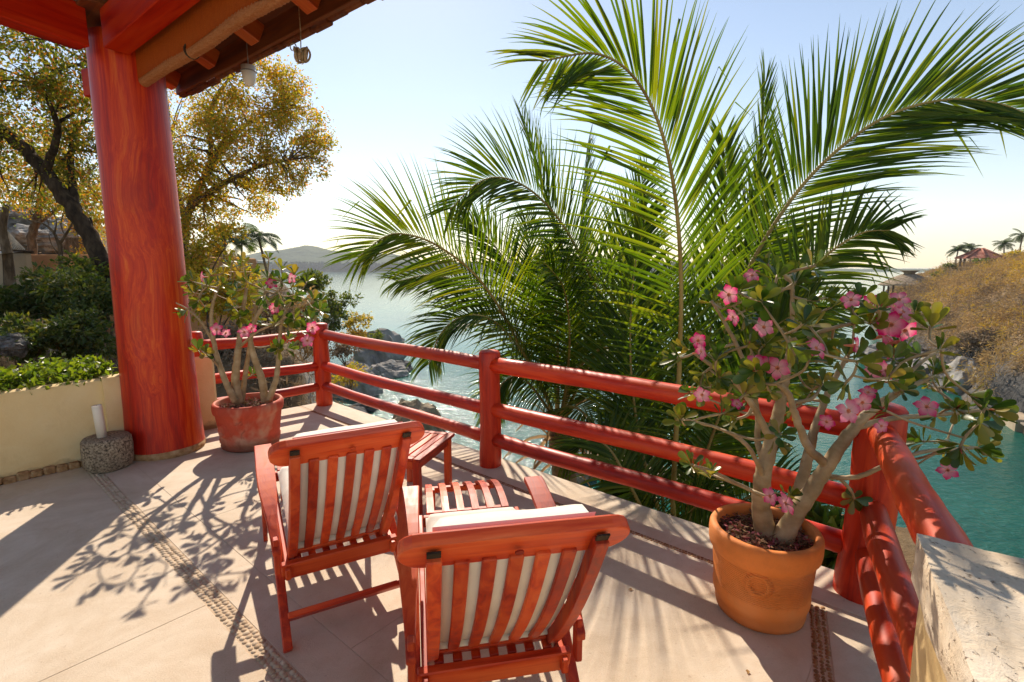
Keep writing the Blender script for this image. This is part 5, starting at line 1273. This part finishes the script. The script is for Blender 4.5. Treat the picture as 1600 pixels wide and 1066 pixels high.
# a second dark tree farther back, filling the left edge
YC = 17.0
make_tree('shade_tree', 'olive green tree standing farther back behind the leaning trunk', at(60, 440, YC),
    [([at(60, 445, YC), at(50, 380, YC), at(62, 320, YC), at(70, 250, YC)], .16, .07), ([at(56, 350, YC), at(110, 310, YC), at(140, 270, YC)], .08, .03)],
    [cl(40, 300, YC, 60, 1500), cl(120, 300, YC, 60, 1500), cl(140, 240, YC + 1, 50, 1200), cl(170, 330, YC - 1, 40, 900), cl(80, 250, YC, 70, 1500), cl(20, 250, YC, 60, 1200), cl(140, 360, YC - 1, 40, 700)],
    .12, M_treeB, M_bark, 43, .02, aspect=.45)
# bare forked tree in the middle
YD = 12.5
t = empty('bare_tree', tuple(at(95, 470, YD)), 0, 'small bare forked tree above the dark shrubs at the far left', 'tree'); o_ = at(95, 470, YD)
mb = MB()
for pts, r0, r1 in (([at(96, 475, YD), at(95, 400, YD), at(92, 375, YD)], .055, .045), ([at(93, 385, YD), at(85, 365, YD), at(68, 350, YD), at(45, 345, YD)], .04, .012), ([at(94, 380, YD), at(104, 365, YD), at(115, 345, YD), at(122, 325, YD)], .035, .010), ([at(85, 366, YD), at(88, 345, YD), at(80, 325, YD)], .02, .006), ([at(90, 395, YD), at(80, 380, YD), at(76, 365, YD)], .02, .006), ([at(108, 358, YD), at(120, 356, YD), at(130, 350, YD)], .014, .005)):
    c = catmull(pts, 12); mb.tube([p - o_ for p in c], [r0 + (r1 - r0) * i / 11 for i in range(12)], 8)
mb.build('trunk', M_bark, t)
mb = MB(); rd = random.Random(8)
for k in range(60):
    p = at(rd.uniform(45, 130), rd.uniform(325, 390), YD); d = Vector((rd.uniform(-1, 1), rd.uniform(-1, 1), rd.uniform(-.2, 1))).normalized(); mb.tube([p - o_, p + d * .12 - o_, p + d * .26 + Vector((rd.uniform(-.06, .06), 0, .02)) - o_], [.006, .004, .002], 4)
tag(mb.build('twigs', M_bark, t), kind='stuff')

def shrub(name, label, u, v, Y, rpx, n, leaf, mat, seed, flat=.8, group=None, sink=.3, lobes=6, cat='shrub', bark=None):
    rd = random.Random(seed); r = rpx * Y / FPX; c = at(u, v, Y); foot = c - Vector((0, 0, r * flat + sink)); clumps = []
    for k in range(lobes):
        o = Vector((rd.uniform(-1, 1), rd.uniform(-1, 1), rd.uniform(-.6, .8) * flat)) * r * .62; clumps.append((c + o, (r * .52, r * .52, r * .46 * flat + .05), n // lobes))
    limbs = [([foot, foot.lerp(Vector(q[0]), .5) + Vector((rd.uniform(-.2, .2), rd.uniform(-.2, .2), 0)) * r, Vector(q[0])], max(.012, r * .03), max(.006, r * .012)) for q in clumps[:4]]
    return make_tree(name, label, foot, limbs, clumps, leaf, mat, bark or M_bark, seed, max(.006, r * .01), group, cat, .5, 8)
G = 'shrubs on the slope left of the column'
shrub('dark_shrub', 'dark shrub at the far left edge below the hammock', 20, 485, 9.0, 60, 3200, .10, M_shrubd, 61, .8, G)
shrub('dark_shrub', 'dark shrub directly below the bare forked tree', 95, 470, 9.5, 62, 3400, .10, M_shrubd, 62, .8, G)
shrub('dark_shrub', 'dark shrub against the left side of the column', 160, 480, 9.2, 52, 2800, .10, M_shrubd, 63, .9, G)
shrub('dark_shrub', 'low shaded shrub rising just behind the planter wall hedge', 40, 535, 7.0, 55, 2400, .09, M_shrubd, 64, .7, G)
shrub('dark_shrub', 'low shaded shrub behind the hedge beside the column', 135, 530, 7.2, 60, 2600, .09, M_shrubd, 65, .7, G)
shrub('dark_shrub', 'leafy shrub under the leaning trunk', 130, 435, 11.0, 50, 2200, .11, M_shrubg, 66, .7, G)
G = 'bushes on the headland slope'
shrub('yellow_shrub', 'yellow-green bush rising right of the column under the orange tree', 318, 400, 11.5, 52, 2600, .10, M_shruby, 71, 1.0, G)
shrub('yellow_shrub', 'golden bush low on the slope behind the clay pot plant', 335, 470, 10.0, 52, 2400, .09, M_shruby, 72, .9, G)
shrub('yellow_shrub', 'large yellow-leaved bush below the pair of small palms', 375, 445, 13.5, 46, 2000, .12, M_shruby, 73, .8, G)
shrub('yellow_shrub', 'yellow weedy bush below the lowest rail near the corner post', 470, 655, 9.5, 42, 1800, .06, M_shruby, 74, .6, G)
shrub('yellow_shrub', 'yellow weedy bush just outside the corner post', 545, 590, 14.5, 36, 1400, .07, M_shruby, 75, .6, G)
shrub('dry_bush', 'brown dry bush behind the clay pot plant', 420, 500, 15.0, 58, 2600, .13, M_scrub3, 76, .6, G)
shrub('dry_bush', 'brown dry bush on the slope above the corner post', 460, 480, 18.0, 46, 1800, .14, M_scrub1, 77, .6, G)
shrub('dry_bush', 'grey twiggy bush beyond the left rail', 370, 545, 9.5, 60, 2200, .10, M_scrub3, 78, .7, G)
shrub('dry_bush', 'grey twiggy bush under the left rail by the pot', 440, 580, 11.0, 48, 1800, .10, M_scrub3, 79, .6, G)
shrub('green_shrub', 'round bright green bush standing against the water on the headland', 487, 440, 24.0, 28, 1700, .17, M_shrubg, 81, .95, G, .8)
shrub('green_shrub', 'olive bush on the headland right of the round green bush', 528, 478, 25.0, 30, 1700, .16, M_shrubg, 82, .9, G, .4)
shrub('green_shrub', 'thin yellowish bush leaning out over the water', 560, 500, 27.0, 24, 700, .15, M_shruby, 83, .8, G, .3)
shrub('green_shrub', 'green bush at the top of the grey cliff', 512, 505, 24.0, 28, 1300, .15, M_shrubg, 84, .8, G, .3)
shrub('green_shrub', 'small bush on the cliff edge right of the corner post', 585, 528, 32.0, 16, 600, .16, M_shrubg, 85, .8, G, .4)
shrub('dry_bush', 'rusty dry bush on the cliff top near the tip', 555, 525, 27.0, 22, 800, .16, M_scrub2, 86, .6, G, .3)
shrub('dry_bush', 'grey bare bush along the cliff above the middle rail', 540, 545, 22.0, 30, 900, .14, M_scrub3, 87, .6, G, .3)
shrub('dry_bush', 'tan dry bush on the slope just left of the corner post', 470, 530, 16.0, 36, 1400, .12, M_scrub1, 88, .6, G, .3)
shrub('green_shrub', 'spiky green plant below the floor edge under the palm', 985, 778, 4.9, 26, 320, .20, M_shrubg, 89, .7, G, .3, 4, 'plant')
shrub('green_shrub', 'spiky green plant below the lowest rail behind the orange pot', 1290, 850, 3.3, 34, 500, .17, M_shrubg, 90, .8, G, .3, 5, 'plant')

# hedge of ground cover along the planter wall
hedge = empty('hedge', (W0.x, W0.y, .57), 0, 'bright green leafy ground cover spilling over the cream planter wall', 'hedge')
rs = np.random.RandomState(9); n = 15000
tt = rs.uniform(-4.6, .72, n); oo = -.10 - np.abs(rs.normal(0, .30, n)); oo = np.maximum(oo, -.95)
hh = .63 + .06 * np.array([mnoise.noise(Vector((a * 3.1, b * 5, 0))) for a, b in zip(tt, oo)]) + rs.uniform(0, .10, n)
sp = rs.rand(n) < .06; oo[sp] = rs.uniform(-.10, .01, sp.sum()); hh[sp] = rs.uniform(.60, .68, sp.sum())
P = np.stack([W0.x + wl.x * tt + wn_.x * oo, W0.y + wl.y * tt + wn_.y * oo, hh], 1); D = rs.normal(size=(n, 3)) * [1, 1, .5] + [0, 0, .55]
V, F = leaf_cards(P - np.array([W0.x, W0.y, .57]), D, rs.uniform(.035, .065, n), rs.uniform(.024, .042, n), rs)
tag(link('leaves', fast_mesh('leaves', V, F), hedge, M_cover), kind='stuff')
mb = MB(); rd = random.Random(2)
for k in range(40):
    q = W0 + wl * rd.uniform(-3, .7) - wn_ * rd.uniform(.12, .5); p = Vector((q.x - W0.x, q.y - W0.y, 0)); mb.tube([p, p + Vector((rd.uniform(-.1, .1), rd.uniform(-.1, .1), .09)), p + Vector((rd.uniform(-.15, .15), rd.uniform(-.15, .15), .13))], [.006, .004, .002], 5)
mb.build('stems', M_bark, hedge)

# scrub covering the near headland (too dense to count)
rs = np.random.RandomState(21); cl_ = []
while len(cl_) < 420:
    x, y = rs.uniform(-40, 3), rs.uniform(7, 60); z = land_left(x, y)
    if z < -5.2: continue
    if -2.6 < x < 6 and y < 12: continue
    r = rs.uniform(.25, .6); cl_.append(((x, y, z + r * .35), (r, r, r * .6), 90))
V, F = clump_leaves(cl_, rs, .16, .18, nsub=7)
cn = []
while len(cn) < 150:
    x, y = rs.uniform(-9, -1.5), rs.uniform(6.0, 15)
    if x > -.30 * y: continue
    r = rs.uniform(.18, .42); cn.append(((x, y, land_left(x, y) + r * .4), (r, r, r * .7), 150))
V2, F2 = clump_leaves(cn, rs, .085, .2, nsub=7); F = np.concatenate([F, F2 + len(V)]); V = np.concatenate([V, V2])
tag(link('ground_scrub', fast_mesh('ground_scrub', V, F), None, M_scrub3), 'dry grey-brown scrub covering the headland slope', 'scrub', kind='stuff')

# ------------------------------------------------------------------ small palms, far palms
def small_palm(label, u, v, Y, rpx, nfr, foot_drop, seed, group, mat=M_fpalm):
    c = at(u, v, Y); L = rpx * Y / FPX; t = empty('palm_tree', (c.x, c.y, c.z - foot_drop), 0, label, 'palm tree', group); rd = random.Random(seed); o = Vector((c.x, c.y, c.z - foot_drop))
    mb = MB(); mb.tube([Vector(), Vector((rd.uniform(-.1, .1) * foot_drop, 0, foot_drop * .5)), Vector((0, 0, foot_drop))], [L * .075, L * .055, L * .05], 8); mb.build('trunk', M_palmbark, t)
    for k in range(nfr):
        a = k * 2.399 + rd.uniform(-.3, .3); el = rd.uniform(-.1, 1.25); d = Vector((math.cos(a) * math.cos(el), math.sin(a) * math.cos(el), math.sin(el))); q = c - o; pts = [q.copy()]; mb = MB(); vs = []
        C = []; 
        for j in range(11):
            C.append(q.copy()); q = q + d * L / 10; d = (d + Vector((0, 0, -.17))).normalized()
        mb.tube(C, [L * .014 * (1 - .8 * j / 10) for j in range(11)], 4)
        for j in range(1, 11):
            T = (C[min(j + 1, 10)] - C[j - 1]).normalized(); S = T.cross(Vector((0, 0, 1))).normalized()
            for hstep in (0, .5):
                for s in (-1, 1):
                    p = C[j].lerp(C[j - 1], hstep); ln = L * .34 * math.sin(math.pi * (.12 + .80 * (j - hstep) / 10)) + L * .03; dd = (T * .7 + S * s + Vector((0, 0, -.25))).normalized(); w = T * L * .022
                    e = p + dd * ln * .6; f = p + dd * ln + Vector((0, 0, -ln * .25)); mb.add([p - w, p + w, e + w * .8, f, e - w * .8], [(0, 1, 2, 4), (4, 2, 3)])
        mb.build('frond', mat, t)
    return t
G = 'small palms behind the yellow bushes'
small_palm('small palm nearest the orange tree on the headland', 352, 372, 19.0, 34, 17, 3.0, 1, G)
small_palm('small palm with upright fronds at the head of the bay', 404, 372, 20.0, 36, 18, 3.2, 2, G)
small_palm('low palm squeezed between the two taller small palms', 378, 382, 21.5, 26, 14, 2.6, 3, G)
G = 'palms on the dry hilltop'
small_palm('palm just left of the red roof on the hilltop', 1497, 392, 80.0, 17, 16, 3.0, 4, G)
small_palm('palm directly behind the red roof', 1518, 389, 84.0, 16, 16, 3.0, 5, G)
small_palm('palm right of the red roof on the hilltop', 1569, 382, 80.0, 16, 16, 3.0, 6, G)
small_palm('palm at the right edge of the hilltop', 1598, 368, 76.0, 17, 16, 3.4, 7, G)

# ------------------------------------------------------------------ huts on the right hill
def cone_roof(mb, c, r, h, n=28, eave=.0, seed=0):
    rd = random.Random(seed); k = 7; vs = []
    for i in range(k + 1):
        f = i / k
        for j in range(n):
            a = 2 * math.pi * j / n; rr = r * (1 - .84 * f) * (1 + (rd.uniform(-.02, .02) if f < .9 else 0)); vs.append((c.x + rr * math.cos(a), c.y + rr * math.sin(a), c.z + h * (f + .10 * math.sin(math.pi * f)) + rd.uniform(-.02, .02) * r))
    mb.add(vs, [(i * n + j, i * n + (j + 1) % n, i * n + n + (j + 1) % n, i * n + n + j) for i in range(k) for j in range(n)] + [tuple(range(n))[::-1], tuple(k * n + j for j in range(n))], True)
hc = at(1420, 437, 78.0); hut = empty('palapa_hut', (hc.x, hc.y, hc.z - 3.5), 0, 'thatched round hut with a crown-shaped ridge cap on the right hill', 'hut')
mb = MB(); cone_roof(mb, Vector((0, 0, 2.6)), 3.9, 1.75, seed=2); mb.build('thatch_roof', M_thatch, hut)
mb = MB(); mb.lathe([(.55, 4.25), (.75, 4.55), (1.18, 4.82), (1.25, 4.86), (1.1, 4.90), (.3, 4.86)], 20); mb.build('ridge_cap', M_thatch, hut)
for k in range(8):
    a = 2 * math.pi * k / 8; mb = MB(); mb.tube([(3.0 * math.cos(a), 3.0 * math.sin(a), -.5), (3.0 * math.cos(a), 3.0 * math.sin(a), 3.0)], .13, 8); mb.build('post', M_bark, hut)
hc = at(1458, 440, 76.0); hut = empty('palapa_hut', (hc.x, hc.y, hc.z - 2.5), 0, 'lower pale thatched hut beside the crown-capped hut', 'hut')
mb = MB(); cone_roof(mb, Vector((0, 0, 2.0)), 2.3, 1.5, seed=4); mb.build('thatch_roof', M_thatch, hut)
for k in range(6):
    a = 2 * math.pi * k / 6; mb = MB(); mb.tube([(1.7 * math.cos(a), 1.7 * math.sin(a), -.5), (1.7 * math.cos(a), 1.7 * math.sin(a), 2.3)], .1, 8); mb.build('post', M_bark, hut)
hc = at(1531, 403, 78.0); hut = empty('tiled_pavilion', (hc.x, hc.y, hc.z - 2.6), 0, 'red tiled pavilion roof on the dry hilltop at the right', 'pavilion')
mb = MB(); n = 8; vs = [(2.95 * math.cos(2 * math.pi * j / n + .3), 2.95 * math.sin(2 * math.pi * j / n + .3), 2.5) for j in range(n)] + [(.3 * math.cos(2 * math.pi * j / n + .3), .3 * math.sin(2 * math.pi * j / n + .3), 3.95) for j in range(n)]
mb.add(vs, [(j, (j + 1) % n, n + (j + 1) % n, n + j) for j in range(n)] + [tuple(range(n))[::-1], tuple(range(n, 2 * n))]); rf = mb.build('roof', M_tile, hut)
for j in range(n):
    a = 2 * math.pi * j / n + .3; mb = MB(); mb.tube([(2.98 * math.cos(a), 2.98 * math.sin(a), 2.55), (.3 * math.cos(a), .3 * math.sin(a), 4.0)], .11, 6); mb.build('hip_tile', M_tile, rf)
for j in range(6):
    a = 2 * math.pi * j / 6; mb = MB(); mb.tube([(2.3 * math.cos(a), 2.3 * math.sin(a), -.5), (2.3 * math.cos(a), 2.3 * math.sin(a), 2.6)], .15, 8); mb.build('post', M_bark, hut)

G = 'bushes around the hilltop roofs'
shrub('hilltop_bush', 'green bush in front of the red tiled pavilion', 1538, 411, 74.0, 11, 700, .34, M_shrubg, 91, .6, G, .8)
shrub('hilltop_bush', 'olive bush left of the red tiled pavilion', 1486, 418, 75.0, 10, 600, .34, M_shrubg, 92, .6, G, .8)
shrub('hilltop_bush', 'yellow bush right of the red tiled pavilion', 1585, 398, 73.0, 11, 600, .34, M_shruby, 93, .6, G, .8)
shrub('hilltop_bush', 'dull green bush between the thatched huts and the pavilion', 1466, 428, 74.0, 8, 400, .34, M_shrubg, 94, .6, G, .8)
# scrub on the right hill: tan, yellow and grey masses nobody could count
for mi, (mt, lab, cnt, seed, rr) in enumerate(((M_scrub1, 'tan dry brush covering the right hillside', 700, 31, (.7, 1.5)), (M_scrub2, 'yellow-brown bushes scattered over the right hillside', 300, 32, (.8, 1.7)), (M_scrub3, 'grey leafless thicket on the lower right hillside', 480, 33, (.7, 1.6)))):
    rs = np.random.RandomState(seed); cl_ = []
    while len(cl_) < cnt:
        x, y = rs.uniform(29, 105), rs.uniform(18, 100)
        if abs(x / y) < .72 or x / y > 1.2: continue
        z = land_right(x, y)
        if z < -7.0: continue
        m_ = mnoise.noise(Vector((x * .11, y * .11, mi * 7)))
        if rs.rand() > .5 + 1.2 * m_: continue
        if mi == 2 and z > -1 + 3 * rs.rand(): continue
        r = rs.uniform(*rr); cl_.append(((x, y, z + r * .42), (r, r, r * .8), 150))
    V, F = clump_leaves(cl_, rs, .36, .15, nsub=9)
    tag(link('hillside_scrub', fast_mesh('hillside_scrub', V, F), None, mt), lab, 'scrub', kind='stuff')

rb = random.Random(12); kb = 0; seen_ = []
while kb < 8:
    u, v = rb.uniform(1420, 1598), rb.uniform(440, 590)
    d_ = ray(u, v); hit = None
    for s_ in range(30, 110):
        p_ = Vector((0, 0, CH)) + d_ * (s_ / d_.y)
        if p_.x > 25 and land_right(p_.x, p_.y) > p_.z: hit = s_; break
    if not hit or at(u, v, hit).z < -5.5: continue
    seen_.append((u, v, hit)); kb += 1
for kb, ((u, v, hit), nm) in enumerate(zip(sorted(seen_), ('leftmost', 'second from left', 'third from left', 'fourth from left', 'fifth from left', 'third from right', 'second from right', 'rightmost'))):
    shrub('hillside_bush', nm + ' of the grey leafless bushes standing out on the dry right hillside', u, v - 4, hit - .6, rb.uniform(12, 18) * 55 / hit, 800, .26, M_scrub3, 300 + kb, .75, 'bushes on the dry right hillside', .2, 6, 'bush', M_barkd)
# ------------------------------------------------------------------ rocks
def rock_mesh(seed, rough=.35, sub=4):
    bm = bmesh.new(); bmesh.ops.create_icosphere(bm, subdivisions=sub, radius=1)
    for v in bm.verts:
        p = v.co.copy(); q = p * 1.1 + Vector((seed * 3.7, seed, -seed))
        v.co = p * (1 + rough * mnoise.noise(q) + rough * .8 * abs(mnoise.noise(q * 2.3)) - .12 + rough * .35 * mnoise.noise(q * 5.5))
    me = bpy.data.meshes.new('rock'); bm.to_mesh(me); bm.free()
    me.polygons.foreach_set('use_smooth', [False] * len(me.polygons)); return me
ROCKS = [rock_mesh(s) for s in range(1, 7)]
def rock(name, label, u, v, size, mat, seed, group=None, Y=None, sx=1.0, sz=.7):
    p = onz(u, v, SEA + .05) if Y is None else at(u, v, Y)
    me = ROCKS[seed % 6].copy(); o = link(name, me, None, mat); o.location = p; rd = random.Random(seed)
    o.rotation_euler = (rd.uniform(-.2, .2), rd.uniform(-.2, .2), rd.uniform(0, 6)); o.scale = (size * sx, size, size * sz); return tag(o, label, 'rock', group)
G = 'rocks in the water by the left cliff'
rock('sea_rock', 'big tan rock rising from the water below the middle rail', 655, 684, 1.7, M_rockt, 3, G, None, 1.0, 1.25)
rock('sea_rock', 'tan rock in the water left of the big tan rock', 600, 712, 1.5, M_rockt, 2, G, None, 1.2, .9)
rock('sea_rock', 'grey boulder at the foot of the cliff tip', 608, 585, 1.6, M_rock, 1, G)
rock('sea_rock', 'small dark boulder off the cliff tip', 626, 578, 1.2, M_rockd, 4, G)
rock('sea_rock', 'grey rock standing at the tip of the headland', 590, 566, 2.6, M_rock, 5, G, None, 1.2, 1.3)
rock('sea_rock', 'grey rock face beside the cliff below the corner rails', 556, 612, 2.0, M_rock, 6, G, None, 1.1, 1.2)
rock('sea_rock', 'dark low rock in the surf under the lower rail', 540, 652, 1.1, M_rockd, 7, G, None, 1.4, .6)
rock('sea_rock', 'dark wet rock beside the surf near the corner post', 566, 640, .9, M_rockd, 8, G, None, 1.2, .6)
G = 'pale stones below the palm'
for k, (u, v, s, lab) in enumerate(((905, 742, .75, 'pale stone at the water below the palm, leftmost of its row'), (938, 728, .95, 'pale rounded stone beneath the palm crown'), (968, 745, .8, 'pale stone below the floor edge under the lowest rail'), (1000, 735, 1.0, 'pale stone between the two palm trunks'), (1030, 752, .9, 'pale stone just left of the nearer palm trunk'), (1100, 770, 1.1, 'pale stone right of the nearer palm trunk'))):
    rock('shore_stone', lab, u, v, s, M_rockt, 20 + k, G, None, 1.2, .8)
G = 'dark rocks along the right shore'
rr = random.Random(6); names = ['leftmost', 'second', 'third', 'fourth', 'fifth', 'sixth', 'seventh', 'eighth', 'ninth', 'tenth', 'eleventh', 'twelfth', 'thirteenth', 'fourteenth', 'fifteenth', 'sixteenth']
for k in range(16):
    f = k / 15; u = 1388 + 212 * f; v = 562 + 66 * f + rr.uniform(-8, 8)
    rock('shore_rock', ('leftmost' if k == 0 else names[k] + ' from the left') + ' of the dark rocks below the dry hill', u, v, rr.uniform(1.5, 2.6), M_rockd if k % 5 else M_rock, 40 + k, G, None, rr.uniform(1, 1.5), rr.uniform(.6, 1.0))
# pale landing and wooden jetty under the right hill
p = onz(1562, 650, SEA + .7)
lq = [Vector((p.x + .2, p.y - .8)), Vector((p.x + 8, p.y - 5)), Vector((p.x + 10, p.y - 1.5)), Vector((p.x + 1.2, p.y + 1.2))]
tag(extrude_poly(ccw(lq), SEA - 1, SEA + .75, .05).build('landing_path', M_sand), kind='structure')
jt = empty('jetty', (p.x + .4, p.y - 2.2, SEA), -.5, 'small grey wooden jetty at the water under the right hill', 'jetty')
for k in range(9):
    mb = MB(); mb.box((k * .55 - .5, 0, .62), (.5, 1.7, .09), None, .01); mb.build('plank', M_woodgrey, jt)
for sx in (-.5, 1.8, 3.9):
    for sy in (-.7, .7): mb = MB(); mb.tube([(sx, sy, -1.2), (sx, sy, .57)], .11, 8); mb.build('pile', M_barkd, jt)

# ------------------------------------------------------------------ the neighbour's garden at the far left
gz = at(90, 402, 20.0).z
gp = [Vector((-26, 15.5)), Vector((-11.5, 15.5)), Vector((-11.5, 23)), Vector((-26, 25))]
tag(extrude_poly(ccw(gp), gz - 3.5, gz, .05).build('earth_yard', M_orange), kind='structure')
b = at(22, 412, 14.5); yw = empty('yard_wall', (b.x, b.y, b.z - 1.2), .1, 'low pale wall with a dark coping at the far left', 'wall')
mb = MB(); mb.box((-.9, 0, .75), (2.6, .25, 1.5), None, .03); mb.build('masonry', M_sand, yw)
mb = MB(); mb.box((-.9, 0, 1.53), (2.7, .33, .06), None, .01); mb.build('coping', M_barkd, yw)
hp = at(8, 356, 13.8); hm = empty('hammock', tuple(hp), 0, 'white string hammock slung from a post at the far left', 'hammock')
mb = MB()
for k in range(16):
    e = at(-6 + 3.0 * k, 390 + .05 * (k - 8) ** 2 * .2, 13.9 + .05 * (k % 3)) - hp; mb.tube([Vector(), e * .5 + Vector((0, 0, -.02)), e], .008, 4, False)
mb.build('suspension_cords', M_string, hm)
mb = MB(); vs = []; e0, e1 = at(-8, 391, 13.9) - hp, at(42, 391, 13.9) - hp
for i in range(9):
    for j in range(5): q = e0.lerp(e1, i / 8); vs.append(q + Vector((-.10 * j, -.35 * j, -.10 * j + .02 * j * j - .05 * math.sin(math.pi * i / 8))))
mb.add(vs, [(i * 5 + j, i * 5 + 5 + j, i * 5 + 6 + j, i * 5 + 1 + j) for i in range(8) for j in range(4)], True); mb.build('net_bed', M_string, hm)
pp_ = at(14, 450, 13.7); ps = empty('hammock_post', tuple(pp_), 0, 'crooked brown tree post holding the hammock', 'post')
mb = MB(); c = catmull([at(16, 455, 13.7), at(12, 400, 13.7), at(4, 360, 13.7), at(10, 320, 13.7)], 16); mb.tube([q - pp_ for q in c], [.13 - .004 * i for i in range(16)], 10); mb.build('trunk', M_bark, ps)
b = at(122, 400, 18.0); sp = empty('tree_stump', (b.x, b.y, gz), 0, 'short cut tree stump on the orange yard', 'stump')
mb = MB(); mb.lathe([(.42, 0), (.36, .15), (.33, .5), (.32, .62), (.001, .63)], 16, wob=.15); mb.build('trunk', M_bark, sp)
for k, (u, v, Y, s, lab) in enumerate(((40, 352, 24, 1.3, 'grey boulder behind the hammock'), (65, 372, 23, .9, 'grey boulder in front of the bank behind the yard'), (88, 368, 24, 1.0, 'grey boulder beside the bare forked tree'), (18, 540, 6.6, .22, 'small grey stone in the shade behind the hedge'))):
    rock('garden_boulder', lab, u, v, s, M_rock, 60 + k, 'boulders in the garden on the left', Y, 1.4, .7)
b = at(372, 412, 26.0); hs = empty('garden_house', (b.x, b.y, b.z - 1.6), .2, 'low pale house with a flat white roof edge behind the small palms', 'house')
mb = MB(); mb.box((-.4, 0, .8), (3.0, 2.4, 1.6), None, .02); mb.build('wall', M_plaster, hs)
mb = MB(); mb.box((-.4, 0, 1.68), (3.4, 2.8, .14), None, .02); mb.build('roof', M_white, hs)

# fallen leaves on the floor
for k, (u, v) in enumerate(((981, 922), (1169, 1055))):
    p = onz(u, v, 0); mb = MB(); mb.add([(0, 0, .002), (.014, .006, .006), (.026, 0, .003), (.012, -.008, .007)], [(0, 1, 2, 3)]); o = mb.build('fallen_leaf', M_sheath, None); o.location = p; o.rotation_euler = (0, 0, k * 1.3)
    tag(o, ('small dry leaf on the floor right of the front chair', 'small dry leaf on the floor near the bottom edge')[k], 'leaf', 'dry leaves on the floor')

# ------------------------------------------------------------------ sea air
mb = MB(); mb.box((-100, 950, 40), (3700, 2020, 104), None, 0); hz = mb.mesh('haze')
m, nt, o = newmat('sea_haze'); pv = nd(nt, 'ShaderNodeVolumePrincipled', Density=HAZE); pv.inputs['Color'].default_value = (.92, .95, 1.0, 1); nt.links.new(pv.outputs[0], o.inputs['Volume'])
hz.materials.append(m); ho = link('haze', hz); tag(ho, 'thin pale sea haze', 'haze', kind='stuff')
